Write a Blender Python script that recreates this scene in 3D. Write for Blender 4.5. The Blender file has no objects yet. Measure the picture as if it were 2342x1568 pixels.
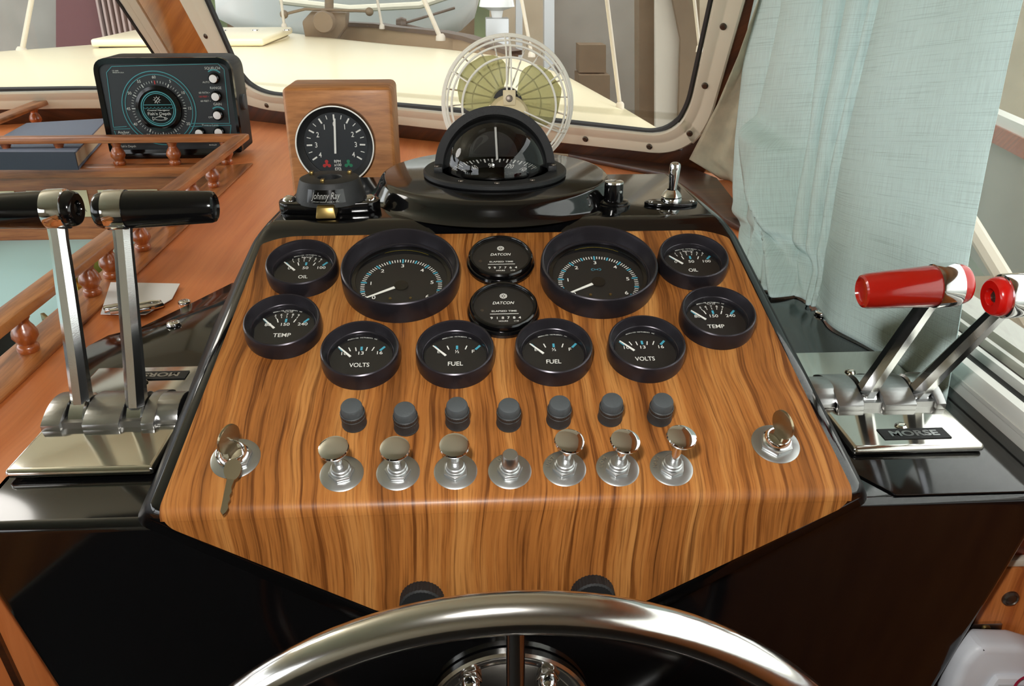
import bpy, bmesh, math, random
from mathutils import Vector as V, Matrix as MX, noise as NZ
R = math.radians
S = bpy.context.scene
COL = S.collection
random.seed(4)

# ---------------------------------------------------------------- camera
FPX = 1900.0                      # focal length in pixels of the 2342 x 1568 frame
CP = V((-0.0245, -0.4863, 0.3483))
PITCH, YAW, ROLL = R(24.7432), R(-2.8652), R(-0.0298)
_z = MX.Rotation(YAW, 3, 'Z')
CF = _z @ V((0, math.cos(PITCH), -math.sin(PITCH)))
CU = _z @ V((0, math.sin(PITCH), math.cos(PITCH)))
CX = _z @ V((1, 0, 0))
cam = bpy.data.cameras.new('camera')
cam.sensor_fit = 'HORIZONTAL'; cam.sensor_width = 36
cam.lens = FPX / 2342 * 36
cam.clip_start = 0.02; cam.clip_end = 200
co = bpy.data.objects.new('camera', cam); COL.objects.link(co)
mt = MX((CX, CU, -CF)).transposed().to_4x4(); mt.translation = CP
co.matrix_world = mt
S.camera = co
# ---------------------------------------------------------------- sky, lights, exposure
W = bpy.data.worlds.new('sky'); S.world = W; W.use_nodes = True
bg = W.node_tree.nodes['Background']
bg.inputs[0].default_value = (0.93, 0.97, 1.0, 1); bg.inputs[1].default_value = 4.0
def area(name, loc, aim, size, power, color=(1, 1, 1), sy=None):
    l = bpy.data.lights.new(name, 'AREA'); l.energy = power; l.color = color
    l.shape = 'RECTANGLE' if sy else 'DISK'; l.size = size
    if sy: l.size_y = sy
    o = bpy.data.objects.new(name, l); COL.objects.link(o); o.location = loc
    o.rotation_euler = (V(aim) - V(loc)).to_track_quat('-Z', 'Y').to_euler()
    return o
# the photographer's flash, just above and left of the lens
flash = area('camera_flash', CP + CU * 0.12 - CX * 0.05, CP + CF * 1.0, 0.05, 5.3, (1.0, 0.98, 0.94))
# unseen fill light added above the chart table to brighten the cabin
pl = bpy.data.lights.new('fill_light', 'POINT'); pl.energy = 9.5; pl.color = (1.0, .96, .90); pl.shadow_soft_size = .16
plo = bpy.data.objects.new('fill_light', pl); COL.objects.link(plo); plo.location = (-1.15, .70, .60)
S.view_settings.view_transform = 'Standard'; S.view_settings.look = 'None'
S.view_settings.gamma = 1; S.view_settings.use_curve_mapping = False
S.view_settings.exposure = 0.0
S.cycles.use_denoising = True
S.cycles.max_bounces = 8; S.cycles.diffuse_bounces = 3; S.cycles.glossy_bounces = 4
S.cycles.transparent_max_bounces = 12; S.cycles.sample_clamp_indirect = 8
S.cycles.caustics_reflective = False; S.cycles.caustics_refractive = False

def ray(x, y): return CF + CX * ((x - 1171) / FPX) - CU * ((y - 784) / FPX)
def on(x, y, p, n):
    d = ray(x, y); p = V(p); n = V(n)
    return CP + d * ((p - CP).dot(n) / d.dot(n))
def hz(x, y, z): return on(x, y, (0, 0, z), (0, 0, 1))
def vy(x, y, Y): return on(x, y, (0, Y, 0), (0, 1, 0))
def vx(x, y, X): return on(x, y, (X, 0, 0), (1, 0, 0))

# ---------------------------------------------------------------- materials
def lin(c):
    return tuple(((v / 255) / 12.92 if v / 255 <= .04045 else ((v / 255 + .055) / 1.055) ** 2.4) for v in c) + (1,)
def mat(name, rgb=(128, 128, 128), rough=.5, metal=0, coat=0, spec=.5, bump=0, bscale=200, mix=None, mscale=30, stretch=(1, 1, 1)):
    m = bpy.data.materials.new(name); m.use_nodes = True
    nt = m.node_tree; b = nt.nodes['Principled BSDF']
    b.inputs['Base Color'].default_value = lin(rgb); b.inputs['Roughness'].default_value = rough
    b.inputs['Metallic'].default_value = metal; b.inputs['Coat Weight'].default_value = coat
    b.inputs['Coat Roughness'].default_value = .06; b.inputs['Specular IOR Level'].default_value = spec
    tc = nt.nodes.new('ShaderNodeTexCoord')
    if mix:
        mp = nt.nodes.new('ShaderNodeMapping'); mp.inputs['Scale'].default_value = stretch
        nt.links.new(tc.outputs['Object'], mp.inputs[0])
        n = nt.nodes.new('ShaderNodeTexNoise'); n.inputs['Scale'].default_value = mscale; n.inputs['Detail'].default_value = 5
        nt.links.new(mp.outputs[0], n.inputs['Vector'])
        r = nt.nodes.new('ShaderNodeValToRGB')
        r.color_ramp.elements[0].position = .35; r.color_ramp.elements[1].position = .68
        r.color_ramp.elements[0].color = lin(rgb); r.color_ramp.elements[1].color = lin(mix)
        nt.links.new(n.outputs[0], r.inputs[0]); nt.links.new(r.outputs[0], b.inputs['Base Color'])
    if bump:
        n2 = nt.nodes.new('ShaderNodeTexNoise'); n2.inputs['Scale'].default_value = bscale
        nt.links.new(tc.outputs['Object'], n2.inputs['Vector'])
        bp = nt.nodes.new('ShaderNodeBump'); bp.inputs['Strength'].default_value = bump; bp.inputs['Distance'].default_value = .001
        nt.links.new(n2.outputs[0], bp.inputs['Height']); nt.links.new(bp.outputs[0], b.inputs['Normal'])
    return m
def glass(name, tint=(1, 1, 1), refl=.08, rough=.0, refl_haze=0, haze_col=(150, 130, 100)):
    m = bpy.data.materials.new(name); m.use_nodes = True; nt = m.node_tree
    nt.nodes.remove(nt.nodes['Principled BSDF']); out = nt.nodes['Material Output']
    t = nt.nodes.new('ShaderNodeBsdfTransparent'); t.inputs[0].default_value = (*tint, 1)
    g = nt.nodes.new('ShaderNodeBsdfGlossy'); g.inputs['Roughness'].default_value = rough
    lw = nt.nodes.new('ShaderNodeLayerWeight'); lw.inputs[0].default_value = .5
    pw = nt.nodes.new('ShaderNodeMath'); pw.operation = 'POWER'; pw.inputs[1].default_value = 5; nt.links.new(lw.outputs['Facing'], pw.inputs[0])
    fr = nt.nodes.new('ShaderNodeMath'); fr.operation = 'MULTIPLY_ADD'; fr.inputs[1].default_value = 1 - refl; fr.inputs[2].default_value = refl
    nt.links.new(pw.outputs[0], fr.inputs[0])
    mx = nt.nodes.new('ShaderNodeMixShader')
    nt.links.new(fr.outputs[0], mx.inputs[0]); nt.links.new(t.outputs[0], mx.inputs[1]); nt.links.new(g.outputs[0], mx.inputs[2])
    last = mx
    if refl_haze:  # tan diffuse share painted in for brownish cabin reflections on the pane
        d = nt.nodes.new('ShaderNodeBsdfDiffuse'); d.inputs[0].default_value = lin(haze_col)
        m2 = nt.nodes.new('ShaderNodeMixShader'); m2.inputs[0].default_value = refl_haze
        nt.links.new(mx.outputs[0], m2.inputs[1]); nt.links.new(d.outputs[0], m2.inputs[2]); last = m2
    nt.links.new(last.outputs[0], out.inputs[0])
    return m
def wood(name, cols, sx=60, sl=2.5, rough=.35, coat=.3, axis='Y', fine=1.0, warp=.02, pos=(.3, .5, .72), streak=0, spec=.5):
    """stripes run along `axis` (Y means along Y+Z so the grain turns over an edge)"""
    m = bpy.data.materials.new(name); m.use_nodes = True; nt = m.node_tree; b = nt.nodes['Principled BSDF']
    L = nt.links.new; N = nt.nodes.new
    tc = N('ShaderNodeTexCoord'); sp = N('ShaderNodeSeparateXYZ'); L(tc.outputs['Object'], sp.inputs[0])
    ad = N('ShaderNodeMath'); cb = N('ShaderNodeCombineXYZ')
    if axis == 'Y':
        L(sp.outputs[1], ad.inputs[0]); L(sp.outputs[2], ad.inputs[1]); L(sp.outputs[0], cb.inputs[0]); L(ad.outputs[0], cb.inputs[1])
    elif axis == 'X':
        L(sp.outputs[1], ad.inputs[0]); L(sp.outputs[2], ad.inputs[1]); L(ad.outputs[0], cb.inputs[0]); L(sp.outputs[0], cb.inputs[1])
    else:
        L(sp.outputs[0], ad.inputs[0]); L(sp.outputs[1], ad.inputs[1]); L(ad.outputs[0], cb.inputs[0]); L(sp.outputs[2], cb.inputs[1])
    # gentle wander of the grain
    nw = N('ShaderNodeTexNoise'); nw.inputs['Scale'].default_value = 5; nw.inputs['Detail'].default_value = 2; L(cb.outputs[0], nw.inputs['Vector'])
    sb = N('ShaderNodeVectorMath'); sb.operation = 'SUBTRACT'; sb.inputs[1].default_value = (.5, .5, .5); L(nw.outputs['Color'], sb.inputs[0])
    sc = N('ShaderNodeVectorMath'); sc.operation = 'MULTIPLY'; sc.inputs[1].default_value = (warp, 0, 0); L(sb.outputs[0], sc.inputs[0])
    av = N('ShaderNodeVectorMath'); L(cb.outputs[0], av.inputs[0]); L(sc.outputs[0], av.inputs[1])
    def nz(x, y, det, rg=.6):
        mp = N('ShaderNodeMapping'); mp.inputs['Scale'].default_value = (x, y, 1); L(av.outputs[0], mp.inputs[0])
        n = N('ShaderNodeTexNoise'); n.noise_dimensions = '2D'; n.inputs['Scale'].default_value = 1; n.inputs['Detail'].default_value = det
        n.inputs['Roughness'].default_value = rg; L(mp.outputs[0], n.inputs['Vector']); return n
    a = nz(sx, sl, 6); f = nz(600, 16, 3) if streak else nz(sx * 7, sl * 5, 3)
    rp = N('ShaderNodeValToRGB'); e = rp.color_ramp.elements
    e[0].position = pos[0]; e[0].color = lin(cols[0]); e[1].position = pos[2]; e[1].color = lin(cols[2])
    k = e.new(pos[1]); k.color = lin(cols[1])
    L(a.outputs[0], rp.inputs[0])
    r2 = N('ShaderNodeValToRGB'); r2.color_ramp.elements[0].position = .32; r2.color_ramp.elements[0].color = (.45, .38, .32, 1)
    r2.color_ramp.elements[1].position = .52; r2.color_ramp.elements[1].color = (1, 1, 1, 1); L(f.outputs[0], r2.inputs[0])
    mm = N('ShaderNodeMix'); mm.data_type = 'RGBA'; mm.blend_type = 'MULTIPLY'; mm.inputs[0].default_value = fine
    L(rp.outputs[0], mm.inputs[6]); L(r2.outputs[0], mm.inputs[7]); last = mm.outputs[2]
    if streak:
        g = nz(190, 3.2, 4, .55)
        r4 = N('ShaderNodeValToRGB'); r4.color_ramp.elements[0].position = .34; r4.color_ramp.elements[0].color = (.34, .26, .18, 1)
        r4.color_ramp.elements[1].position = .45; r4.color_ramp.elements[1].color = (1, 1, 1, 1); L(g.outputs[0], r4.inputs[0])
        m3 = N('ShaderNodeMix'); m3.data_type = 'RGBA'; m3.blend_type = 'MULTIPLY'; m3.inputs[0].default_value = streak
        L(last, m3.inputs[6]); L(r4.outputs[0], m3.inputs[7]); last = m3.outputs[2]
    L(last, b.inputs['Base Color']); b.inputs['Specular IOR Level'].default_value = spec
    b.inputs['Roughness'].default_value = rough; b.inputs['Coat Weight'].default_value = coat; b.inputs['Coat Roughness'].default_value = .25
    return m
M = {}
M['panel'] = wood('rosewood_laminate', ((112, 67, 29), (148, 92, 42), (182, 128, 70)), 40, 1.3, .42, .08, 'Y', .62, .03, (.30, .5, .72), streak=.8, spec=.3)
M['counter'] = wood('orange_laminate', ((200, 112, 58), (208, 122, 66), (216, 132, 76)), 40, 2, .38, .15, 'Y', .12)
M['teakX'] = wood('varnished_teak_lengthwise', ((116, 64, 28), (156, 92, 46), (178, 112, 60)), 70, 5, .35, .5, 'X', .35)
M['teakY'] = wood('varnished_teak_rail', ((120, 68, 30), (166, 102, 52), (192, 126, 70)), 70, 5, .35, .5, 'Y', .35)
M['baluster'] = wood('varnished_turned_teak', ((116, 54, 22), (156, 80, 34), (176, 96, 44)), 60, 10, .28, .7, 'Z', .3)
M['darkteak'] = wood('dark_teak_trim', ((44, 22, 10), (66, 34, 15), (82, 44, 20)), 60, 4, .4, .3, 'X', .4)
M['block'] = wood('oiled_teak_block', ((146, 92, 46), (174, 114, 62), (190, 130, 74)), 90, 12, .5, .1, 'X', .22, .01)
M['mullion'] = wood('orange_mahogany', ((138, 80, 30), (160, 96, 38), (178, 112, 50)), 50, 3, .35, .4, 'Z', .2)
M['cabinet'] = wood('teak_cabinet', ((150, 78, 34), (178, 104, 50), (196, 122, 66)), 60, 4, .4, .3, 'Z', .4)
M['redwood'] = wood('red_mahogany', ((120, 44, 16), (150, 62, 26), (166, 76, 34)), 60, 4, .35, .4, 'X', .4)
M['black'] = mat('black_gelcoat', (8, 8, 9), .10, 0, .25, .5)
M['rimblack'] = mat('satin_black_moulding', (7, 7, 8), .38, 0, 0, .14)
M['satin'] = mat('satin_black_bezel', (52, 49, 54), .30, .7, 0, .5)
M['matte'] = mat('matte_black_plastic', (22, 23, 24), .55, 0, 0, .4, .15, 600)
M['gloss'] = mat('glossy_black_plastic', (8, 8, 9), .12)
M['grey'] = mat('worn_grey_plastic', (62, 66, 68), .6, 0, 0, .4, .2, 500)
M['knurl'] = mat('dusty_black_plastic', (34, 36, 37), .5)
M['dial'] = mat('black_dial', (13, 13, 14), .6)
M['navy'] = mat('blue_black_face', (30, 36, 41), .55)
M['white'] = mat('white_print', (235, 235, 228), .6)
M['cream_print'] = mat('pale_print', (190, 196, 192), .6)
M['blue'] = mat('blue_print', (70, 165, 190), .6)
M['teal'] = mat('teal_print', (62, 140, 148), .6)
M['redp'] = mat('red_print', (178, 42, 40), .6)
M['greenp'] = mat('green_print', (30, 120, 84), .6)
M['yellow'] = mat('yellow_ring', (150, 135, 45), .4)
M['chrome'] = mat('polished_chrome', (222, 222, 222), .07, 1)
M['plate'] = mat('polished_cast_metal', (214, 212, 204), .11, 1, bump=.02, bscale=60)
M['wornchrome'] = mat('pitted_chrome', (214, 215, 215), .14, 1, bump=.035, bscale=1400)
M['cast'] = mat('satin_cast_metal', (168, 168, 168), .30, 1, bump=.08, bscale=300)
M['washer'] = mat('brushed_zinc', (176, 178, 178), .34, 1)
M['steel'] = mat('stainless_tube', (210, 208, 204), .15, 1, bump=.03, bscale=90)
M['brass'] = mat('dull_brass', (150, 128, 78), .35, 1)
M['key'] = mat('nickel_key', (150, 138, 112), .32, 1)
M['capwhite'] = mat('spun_aluminium_cap', (232, 232, 232), .45, .3)
M['spine'] = mat('dark_navy_spine', (36, 42, 56), .5)
M['dimprint'] = mat('dull_silver_print', (150, 150, 146), .5)
M['red'] = mat('red_plastic', (140, 20, 12), .12, 0, .6)
M['redcap'] = mat('bright_red_cap', (186, 18, 12), .2, 0, .4)
M['frame'] = mat('cream_painted_frame', (210, 204, 184), .38, 0, .1)
M['alu'] = mat('white_aluminium', (214, 214, 208), .35, .2)
M['gasket'] = mat('black_rubber', (28, 27, 26), .6)
M['screw'] = mat('dark_screw', (96, 88, 80), .35, .9)
M['deck'] = mat('cream_gelcoat', (236, 224, 188), .3, 0, .15)
M['headliner'] = mat('cream_headliner', (216, 208, 186), .8)
M['sole'] = mat('dark_cabin_sole', (26, 24, 22), .6)
M['blueform'] = mat('pale_blue_laminate', (168, 206, 208), .45)
M['card'] = mat('white_card', (222, 222, 220), .6)
M['plaque'] = mat('cream_plaque', (214, 206, 170), .45)
M['ink'] = mat('grey_ink', (96, 92, 80), .7)
M['bookblue'] = mat('navy_cloth_with_sheen', (108, 118, 138), .7, bump=.2, bscale=900)  # navy paled so the cover's colour holds flash and sky sheen
M['pages'] = mat('book_pages', (214, 200, 170), .8)
M['fanwhite'] = mat('off_white_enamel', (236, 234, 224), .4)
M['fancream'] = mat('cream_plastic', (222, 206, 168), .4)
M['lining'] = mat('cream_lining_cloth', (186, 180, 154), .9, mix=(168, 164, 142), mscale=40, bump=.4, bscale=120)
M['mic'] = mat('white_handset_plastic', (206, 208, 214), .4)
M['micgrey'] = mat('grey_grille', (170, 170, 172), .5)
M['pink'] = mat('crimson_print', (170, 30, 70), .5)
M['bulwark'] = mat('tan_bulwark', (150, 128, 100), .6)
M['capdark'] = mat('dark_cap_rail', (84, 70, 58), .5)
M['windlass'] = mat('weathered_bronze', (120, 104, 84), .6, .3, bump=.4, bscale=40)
M['hull'] = mat('white_hull', (244, 244, 242), .25, 0, .2)
M['shed'] = mat('grey_boathouse_panel', (150, 146, 138), .7, mix=(140, 136, 128), mscale=3)
M['shedtan'] = mat('tan_boathouse_wall', (176, 160, 136), .7, mix=(160, 144, 120), mscale=3)
M['post'] = mat('galvanised_post', (186, 188, 188), .35, .5)
M['browncloth'] = mat('brown_timber', (112, 94, 72), .7, mix=(98, 82, 62), mscale=4)
M['whiteboard'] = mat('pale_timber', (196, 186, 170), .7)
M['purple'] = mat('maroon_panel', (104, 62, 64), .7)
M['corr'] = mat('corrugated_steel', (168, 146, 140), .45, .3)
M['green'] = mat('green_backdrop', (128, 146, 104), .7, mix=(88, 104, 76), mscale=2)
M['water'] = mat('harbour_water', (70, 84, 74), .12)
M['pane'] = glass('window_glass', (.97, .97, .95), .03, 0, .05, (150, 132, 108))
M['lens'] = glass('gauge_glass', (.97, .97, .97), .05)
M['lens2'] = glass('matt_gauge_glass', (.97, .97, .97), .008)
M['dome'] = glass('compass_dome_acrylic', (.9, .9, .9), .05)
def blade_mat():
    m = bpy.data.materials.new('smoky_green_plastic'); m.use_nodes = True; nt = m.node_tree; b = nt.nodes['Principled BSDF']
    b.inputs['Base Color'].default_value = lin((168, 166, 122)); b.inputs['Roughness'].default_value = .25
    t = nt.nodes.new('ShaderNodeBsdfTransparent'); t.inputs[0].default_value = lin((206, 204, 160))
    mx = nt.nodes.new('ShaderNodeMixShader'); mx.inputs[0].default_value = .3
    nt.links.new(b.outputs[0], mx.inputs[1]); nt.links.new(t.outputs[0], mx.inputs[2]); nt.links.new(mx.outputs[0], nt.nodes['Material Output'].inputs[0])
    return m
M['blade'] = blade_mat()
def curtain_mat():
    m = bpy.data.materials.new('slubbed_aqua_linen'); m.use_nodes = True; nt = m.node_tree; b = nt.nodes['Principled BSDF']
    L = nt.links.new; N = nt.nodes.new
    uv = N('ShaderNodeUVMap')
    def nz(sx, sy, det=3):
        mp = N('ShaderNodeMapping'); mp.inputs['Scale'].default_value = (sx, sy, 1); L(uv.outputs[0], mp.inputs[0])
        n = N('ShaderNodeTexNoise'); n.noise_dimensions = '2D'; n.inputs['Scale'].default_value = 1; n.inputs['Detail'].default_value = det
        L(mp.outputs[0], n.inputs['Vector']); return n
    slub = nz(6, 900, 2); th = nz(520, 30, 2); big = nz(4, 5, 2); weave = nz(620, 900, 1); slub2 = nz(7, 520, 2)
    r = N('ShaderNodeValToRGB'); e = r.color_ramp.elements
    e[0].position = .27; e[0].color = lin((180, 201, 199)); e[1].position = .43; e[1].color = lin((197, 218, 216))
    L(slub.outputs[0], r.inputs[0])
    r3 = N('ShaderNodeValToRGB'); r3.color_ramp.elements[0].position = .20; r3.color_ramp.elements[0].color = (.80, .82, .80, 1)
    r3.color_ramp.elements[1].position = .31; r3.color_ramp.elements[1].color = (1, 1, 1, 1); L(slub2.outputs[0], r3.inputs[0])
    r2 = N('ShaderNodeValToRGB'); r2.color_ramp.elements[0].color = (.93, .93, .93, 1); r2.color_ramp.elements[1].color = (1.03, 1.04, 1.04, 1)
    r2.color_ramp.elements[0].position = .3; r2.color_ramp.elements[1].position = .6; L(th.outputs[0], r2.inputs[0])
    prev = r.outputs[0]
    for o in (r2.outputs[0], r3.outputs[0]):
        mm = N('ShaderNodeMix'); mm.data_type = 'RGBA'; mm.blend_type = 'MULTIPLY'; mm.inputs[0].default_value = 1
        L(prev, mm.inputs[6]); L(o, mm.inputs[7]); prev = mm.outputs[2]
    L(prev, b.inputs['Base Color'])
    b.inputs['Roughness'].default_value = .85; b.inputs['Specular IOR Level'].default_value = .2
    ad = N('ShaderNodeMath'); L(weave.outputs[0], ad.inputs[0]); L(slub.outputs[0], ad.inputs[1])
    bp = N('ShaderNodeBump'); bp.inputs['Strength'].default_value = .35; bp.inputs['Distance'].default_value = .0008
    L(ad.outputs[0], bp.inputs['Height']); L(bp.outputs[0], b.inputs['Normal'])
    return m
M['curtain'] = curtain_mat()

# ---------------------------------------------------------------- mesh builder
_glyph = {}
def text_geo(s, shear=0, bold=0):
    k = (s, shear, bold)
    if k in _glyph: return _glyph[k]
    c = bpy.data.curves.new('t', 'FONT'); c.body = s; c.size = 1; c.resolution_u = 3; c.shear = shear; c.offset = bold
    o = bpy.data.objects.new('t', c); me = o.to_mesh()
    vs = [v.co.copy() for v in me.vertices]; fs = [tuple(p.vertices) for p in me.polygons]
    o.to_mesh_clear(); bpy.data.objects.remove(o); bpy.data.curves.remove(c)
    if vs:
        x0 = min(v.x for v in vs); x1 = max(v.x for v in vs)
        for v in vs: v.x -= (x0 + x1) / 2; v.y -= .345
        w = x1 - x0
    else: w = .3
    _glyph[k] = (vs, fs, w); return _glyph[k]
class MB:
    def __init__(s, m=None): s.b = bmesh.new(); s.m = m or MX.Identity(4)
    def add(s, vs, fs, m=None):
        T = s.m @ m if m is not None else s.m
        bv = [s.b.verts.new(T @ V(v)) for v in vs]
        for f in fs:
            try: s.b.faces.new([bv[i] for i in f])
            except ValueError: pass
        return bv
    def box(s, x0, x1, y0, y1, z0, z1, bev=0, seg=2, m=None):
        b = bmesh.new(); vs = [b.verts.new((x, y, z)) for x in (x0, x1) for y in (y0, y1) for z in (z0, z1)]
        for f in ((0, 1, 3, 2), (4, 6, 7, 5), (0, 4, 5, 1), (2, 3, 7, 6), (0, 2, 6, 4), (1, 5, 7, 3)): b.faces.new([vs[i] for i in f])
        if bev: bmesh.ops.bevel(b, geom=b.edges[:], offset=bev, segments=seg, affect='EDGES', profile=.5)
        s.merge(b, m)
    def merge(s, b, m=None):
        b.verts.ensure_lookup_table(); b.verts.index_update()
        s.add([v.co.copy() for v in b.verts], [[v.index for v in f.verts] for f in b.faces], m); b.free()
    def lathe(s, prof, n=48, m=None, cap=True):
        vs = []; fs = []; rings = []
        for r, z in prof:
            if r < 1e-6: rings.append([len(vs)]); vs.append((0, 0, z))
            else:
                rings.append(list(range(len(vs), len(vs) + n)))
                vs += [(r * math.cos(2 * math.pi * i / n), r * math.sin(2 * math.pi * i / n), z) for i in range(n)]
        for a, b in zip(rings, rings[1:]):
            for i in range(n):
                j = (i + 1) % n
                if len(a) == 1 and len(b) == 1: continue
                if len(a) == 1: fs.append((a[0], b[i], b[j]))
                elif len(b) == 1: fs.append((a[i], a[j], b[0]))
                else: fs.append((a[i], a[j], b[j], b[i]))
        s.add(vs, fs, m)
    def tube(s, pts, r, n=10, closed=False, caps=True):
        pts = [V(p) for p in pts]; k = len(pts); rr = r if hasattr(r, '__len__') else [r] * k
        vs = []; fs = []; up = None
        for i, p in enumerate(pts):
            a = pts[(i - 1) % k] if (closed or i > 0) else p; c = pts[(i + 1) % k] if (closed or i < k - 1) else p
            t = (c - a).normalized()
            if up is None: up = V((0, 0, 1)) if abs(t.z) < .9 else V((1, 0, 0))
            u = (up - t * up.dot(t)).normalized(); w = t.cross(u); up = u
            for j in range(n):
                q = 2 * math.pi * j / n; vs.append(p + (u * math.cos(q) + w * math.sin(q)) * rr[i])
        for i in range(k if closed else k - 1):
            for j in range(n):
                a = i * n; c = ((i + 1) % k) * n; fs.append((a + j, a + (j + 1) % n, c + (j + 1) % n, c + j))
        if caps and not closed:
            fs.append(tuple(range(n))); fs.append(tuple(range((k - 1) * n, k * n)))
        s.add(vs, fs)
    def prism(s, poly, d, m=None, bev=0, seg=2):
        """polygon of 3D points extruded by vector d"""
        b = bmesh.new(); d = V(d); k = len(poly)
        a = [b.verts.new(V(p)) for p in poly]; c = [b.verts.new(V(p) + d) for p in poly]
        b.faces.new(a); b.faces.new(c[::-1])
        for i in range(k): b.faces.new((a[i], a[(i + 1) % k], c[(i + 1) % k], c[i]))
        bmesh.ops.recalc_face_normals(b, faces=b.faces[:])
        if bev: bmesh.ops.bevel(b, geom=b.edges[:], offset=bev, segments=seg, affect='EDGES', profile=.5)
        s.merge(b, m)
    def quad(s, pts): s.add(pts, [tuple(range(len(pts)))])
    def bar(s, a, b, w, z, w2=None):
        a = V((a[0], a[1])); b = V((b[0], b[1])); d = (b - a).normalized(); n = V((-d.y, d.x)); w2 = w if w2 is None else w2
        s.add([(*(a + n * w / 2), z), (*(a - n * w / 2), z), (*(b - n * w2 / 2), z), (*(b + n * w2 / 2), z)], [(0, 1, 2, 3)])
    def ring(s, c, r0, r1, z, n=48, a0=0, a1=360):
        vs = []; fs = []; full = abs(a1 - a0) >= 360
        k = n if full else n + 1
        for i in range(k):
            q = R(a0 + (a1 - a0) * i / n); cs, sn = math.cos(q), math.sin(q)
            vs += [(c[0] + r0 * cs, c[1] + r0 * sn, z), (c[0] + r1 * cs, c[1] + r1 * sn, z)]
        for i in range(n): j = (i + 1) % k; fs.append((2 * i, 2 * i + 1, 2 * j + 1, 2 * j))
        s.add(vs, fs)
    def disc(s, c, r, z, n=32): s.add([(c[0] + r * math.cos(2 * math.pi * i / n), c[1] + r * math.sin(2 * math.pi * i / n), z) for i in range(n)], [tuple(range(n))])
    def text(s, t, c, h, z, sx=1.0, rot=0, width=None, shear=0, bold=.006):
        """cap height h, centred on c, in the local xy plane"""
        vs, fs, w = text_geo(t, shear, bold); k = h / .69
        if width: sx = width / (w * k)
        cs, sn = math.cos(rot), math.sin(rot)
        s.add([(c[0] + (v.x * k * sx) * cs - v.y * k * sn, c[1] + (v.x * k * sx) * sn + v.y * k * cs, z) for v in vs], fs)
    def arctext(s, t, c, r, h, z, a0, a1):
        for i, ch in enumerate(t):
            if ch == ' ': continue
            a = R(a0 + (a1 - a0) * i / (len(t) - 1)); s.text(ch, (c[0] + r * math.cos(a), c[1] + r * math.sin(a)), h, z, 1, a - math.pi / 2)
    def done(s, name, m, parent=None, sharp=35, bevmod=0, label=None):
        bmesh.ops.recalc_face_normals(s.b, faces=s.b.faces[:])
        me = bpy.data.meshes.new(name); s.b.to_mesh(me); s.b.free()
        me.polygons.foreach_set('use_smooth', [True] * len(me.polygons))
        me.set_sharp_from_angle(angle=R(sharp)); me.update()
        me.materials.append(M[m] if isinstance(m, str) else m)
        o = bpy.data.objects.new(name, me); COL.objects.link(o)
        if parent: o.parent = parent
        if label: o['label'] = label
        return o
def tag(o, label, cat, group=None, kind=None):
    if label: o['label'] = label
    if cat: o['category'] = cat
    if group: o['group'] = group
    if kind: o['kind'] = kind
    return o
def thing(name, label, cat, mw=None, group=None, loc=None):
    o = bpy.data.objects.new(name, None); COL.objects.link(o); o.empty_display_size = .02
    if mw is not None: o.matrix_world = mw
    if loc is not None: o.location = loc
    return tag(o, label, cat, group)
def struct(o, label=None):
    o['kind'] = 'structure'
    if label: o['label'] = label
    return o
def kids(o, _c={}): return [c for c in COL.objects if c.parent == o]
def dup(o, mw, label, group=None):
    n = o.copy(); COL.objects.link(n); n.matrix_world = mw; n['label'] = label
    if group: n['group'] = group
    for ch in kids(o):
        c = ch.copy(); COL.objects.link(c); c.parent = n
        for g in kids(ch):
            d = g.copy(); COL.objects.link(d); d.parent = c
    return n
def frame_mx(o, x, y):
    """local axes x, y (z = x cross y) at origin o"""
    x = V(x).normalized(); y = V(y); y = (y - x * y.dot(x)).normalized(); z = x.cross(y)
    m = MX((x, y, z)).transposed().to_4x4(); m.translation = V(o); return m
def rot_z(m, a): return m @ MX.Rotation(a, 4, 'Z')

AL = R(21)
PE = V((0, math.cos(AL), math.sin(AL))); PN = V((0, -math.sin(AL), math.cos(AL)))
def pan_m(u, v, h=0): return frame_mx(V((u, 0, 0)) + PE * v + PN * h, (1, 0, 0), PE)
ZC = -0.03            # counter and console wings
ZS = 0.12             # console top shelf

def interp(tab, t):
    for (a, p), (c, q) in zip(tab, tab[1:]):
        if t <= c: f = (t - a) / (c - a) if c > a else 0; return V(p) * (1 - f) + V(q) * f
    return V(tab[-1][1])
# ================================================================ SETTING
def sbox(name, mtl, *a, bev=0, label=None):
    b = MB(); b.box(*a, bev); return struct(b.done(name, mtl), label)
sbox('floor', 'sole', -1.9, 0.62, -2.2, 1.2, -0.95, -0.9)
sbox('ceiling', 'headliner', -1.9, 0.75, -2.2, 1.75, 0.95, 1.0)
b = MB(); b.box(-1.9, 0.62, -2.25, -2.2, -0.9, 0.95); struct(b.done('wall_back', 'headliner'))
b = MB(); b.box(-1.95, -1.9, -2.2, 2.0, -0.9, 0.0); b.box(-1.95, -1.9, -2.2, 2.0, 0.62, 0.95)
for y in (-2.2, -0.9, 0.4, 1.75): b.box(-1.95, -1.9, y, y + .12, 0, .62)
struct(b.done('wall_left', 'headliner'))
# starboard wall: below and above the sliding side window
b = MB(); b.box(0.535, 0.60, -2.2, 1.10, -0.9, -0.034); b.box(0.535, 0.60, -2.2, 1.10, 0.62, 0.95); b.box(.535, .60, -2.2, -1.4, -.034, .62)
b.box(.535, .60, 0.82, 1.10, -.034, .62)
struct(b.done('wall_right', 'cabinet'))

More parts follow.
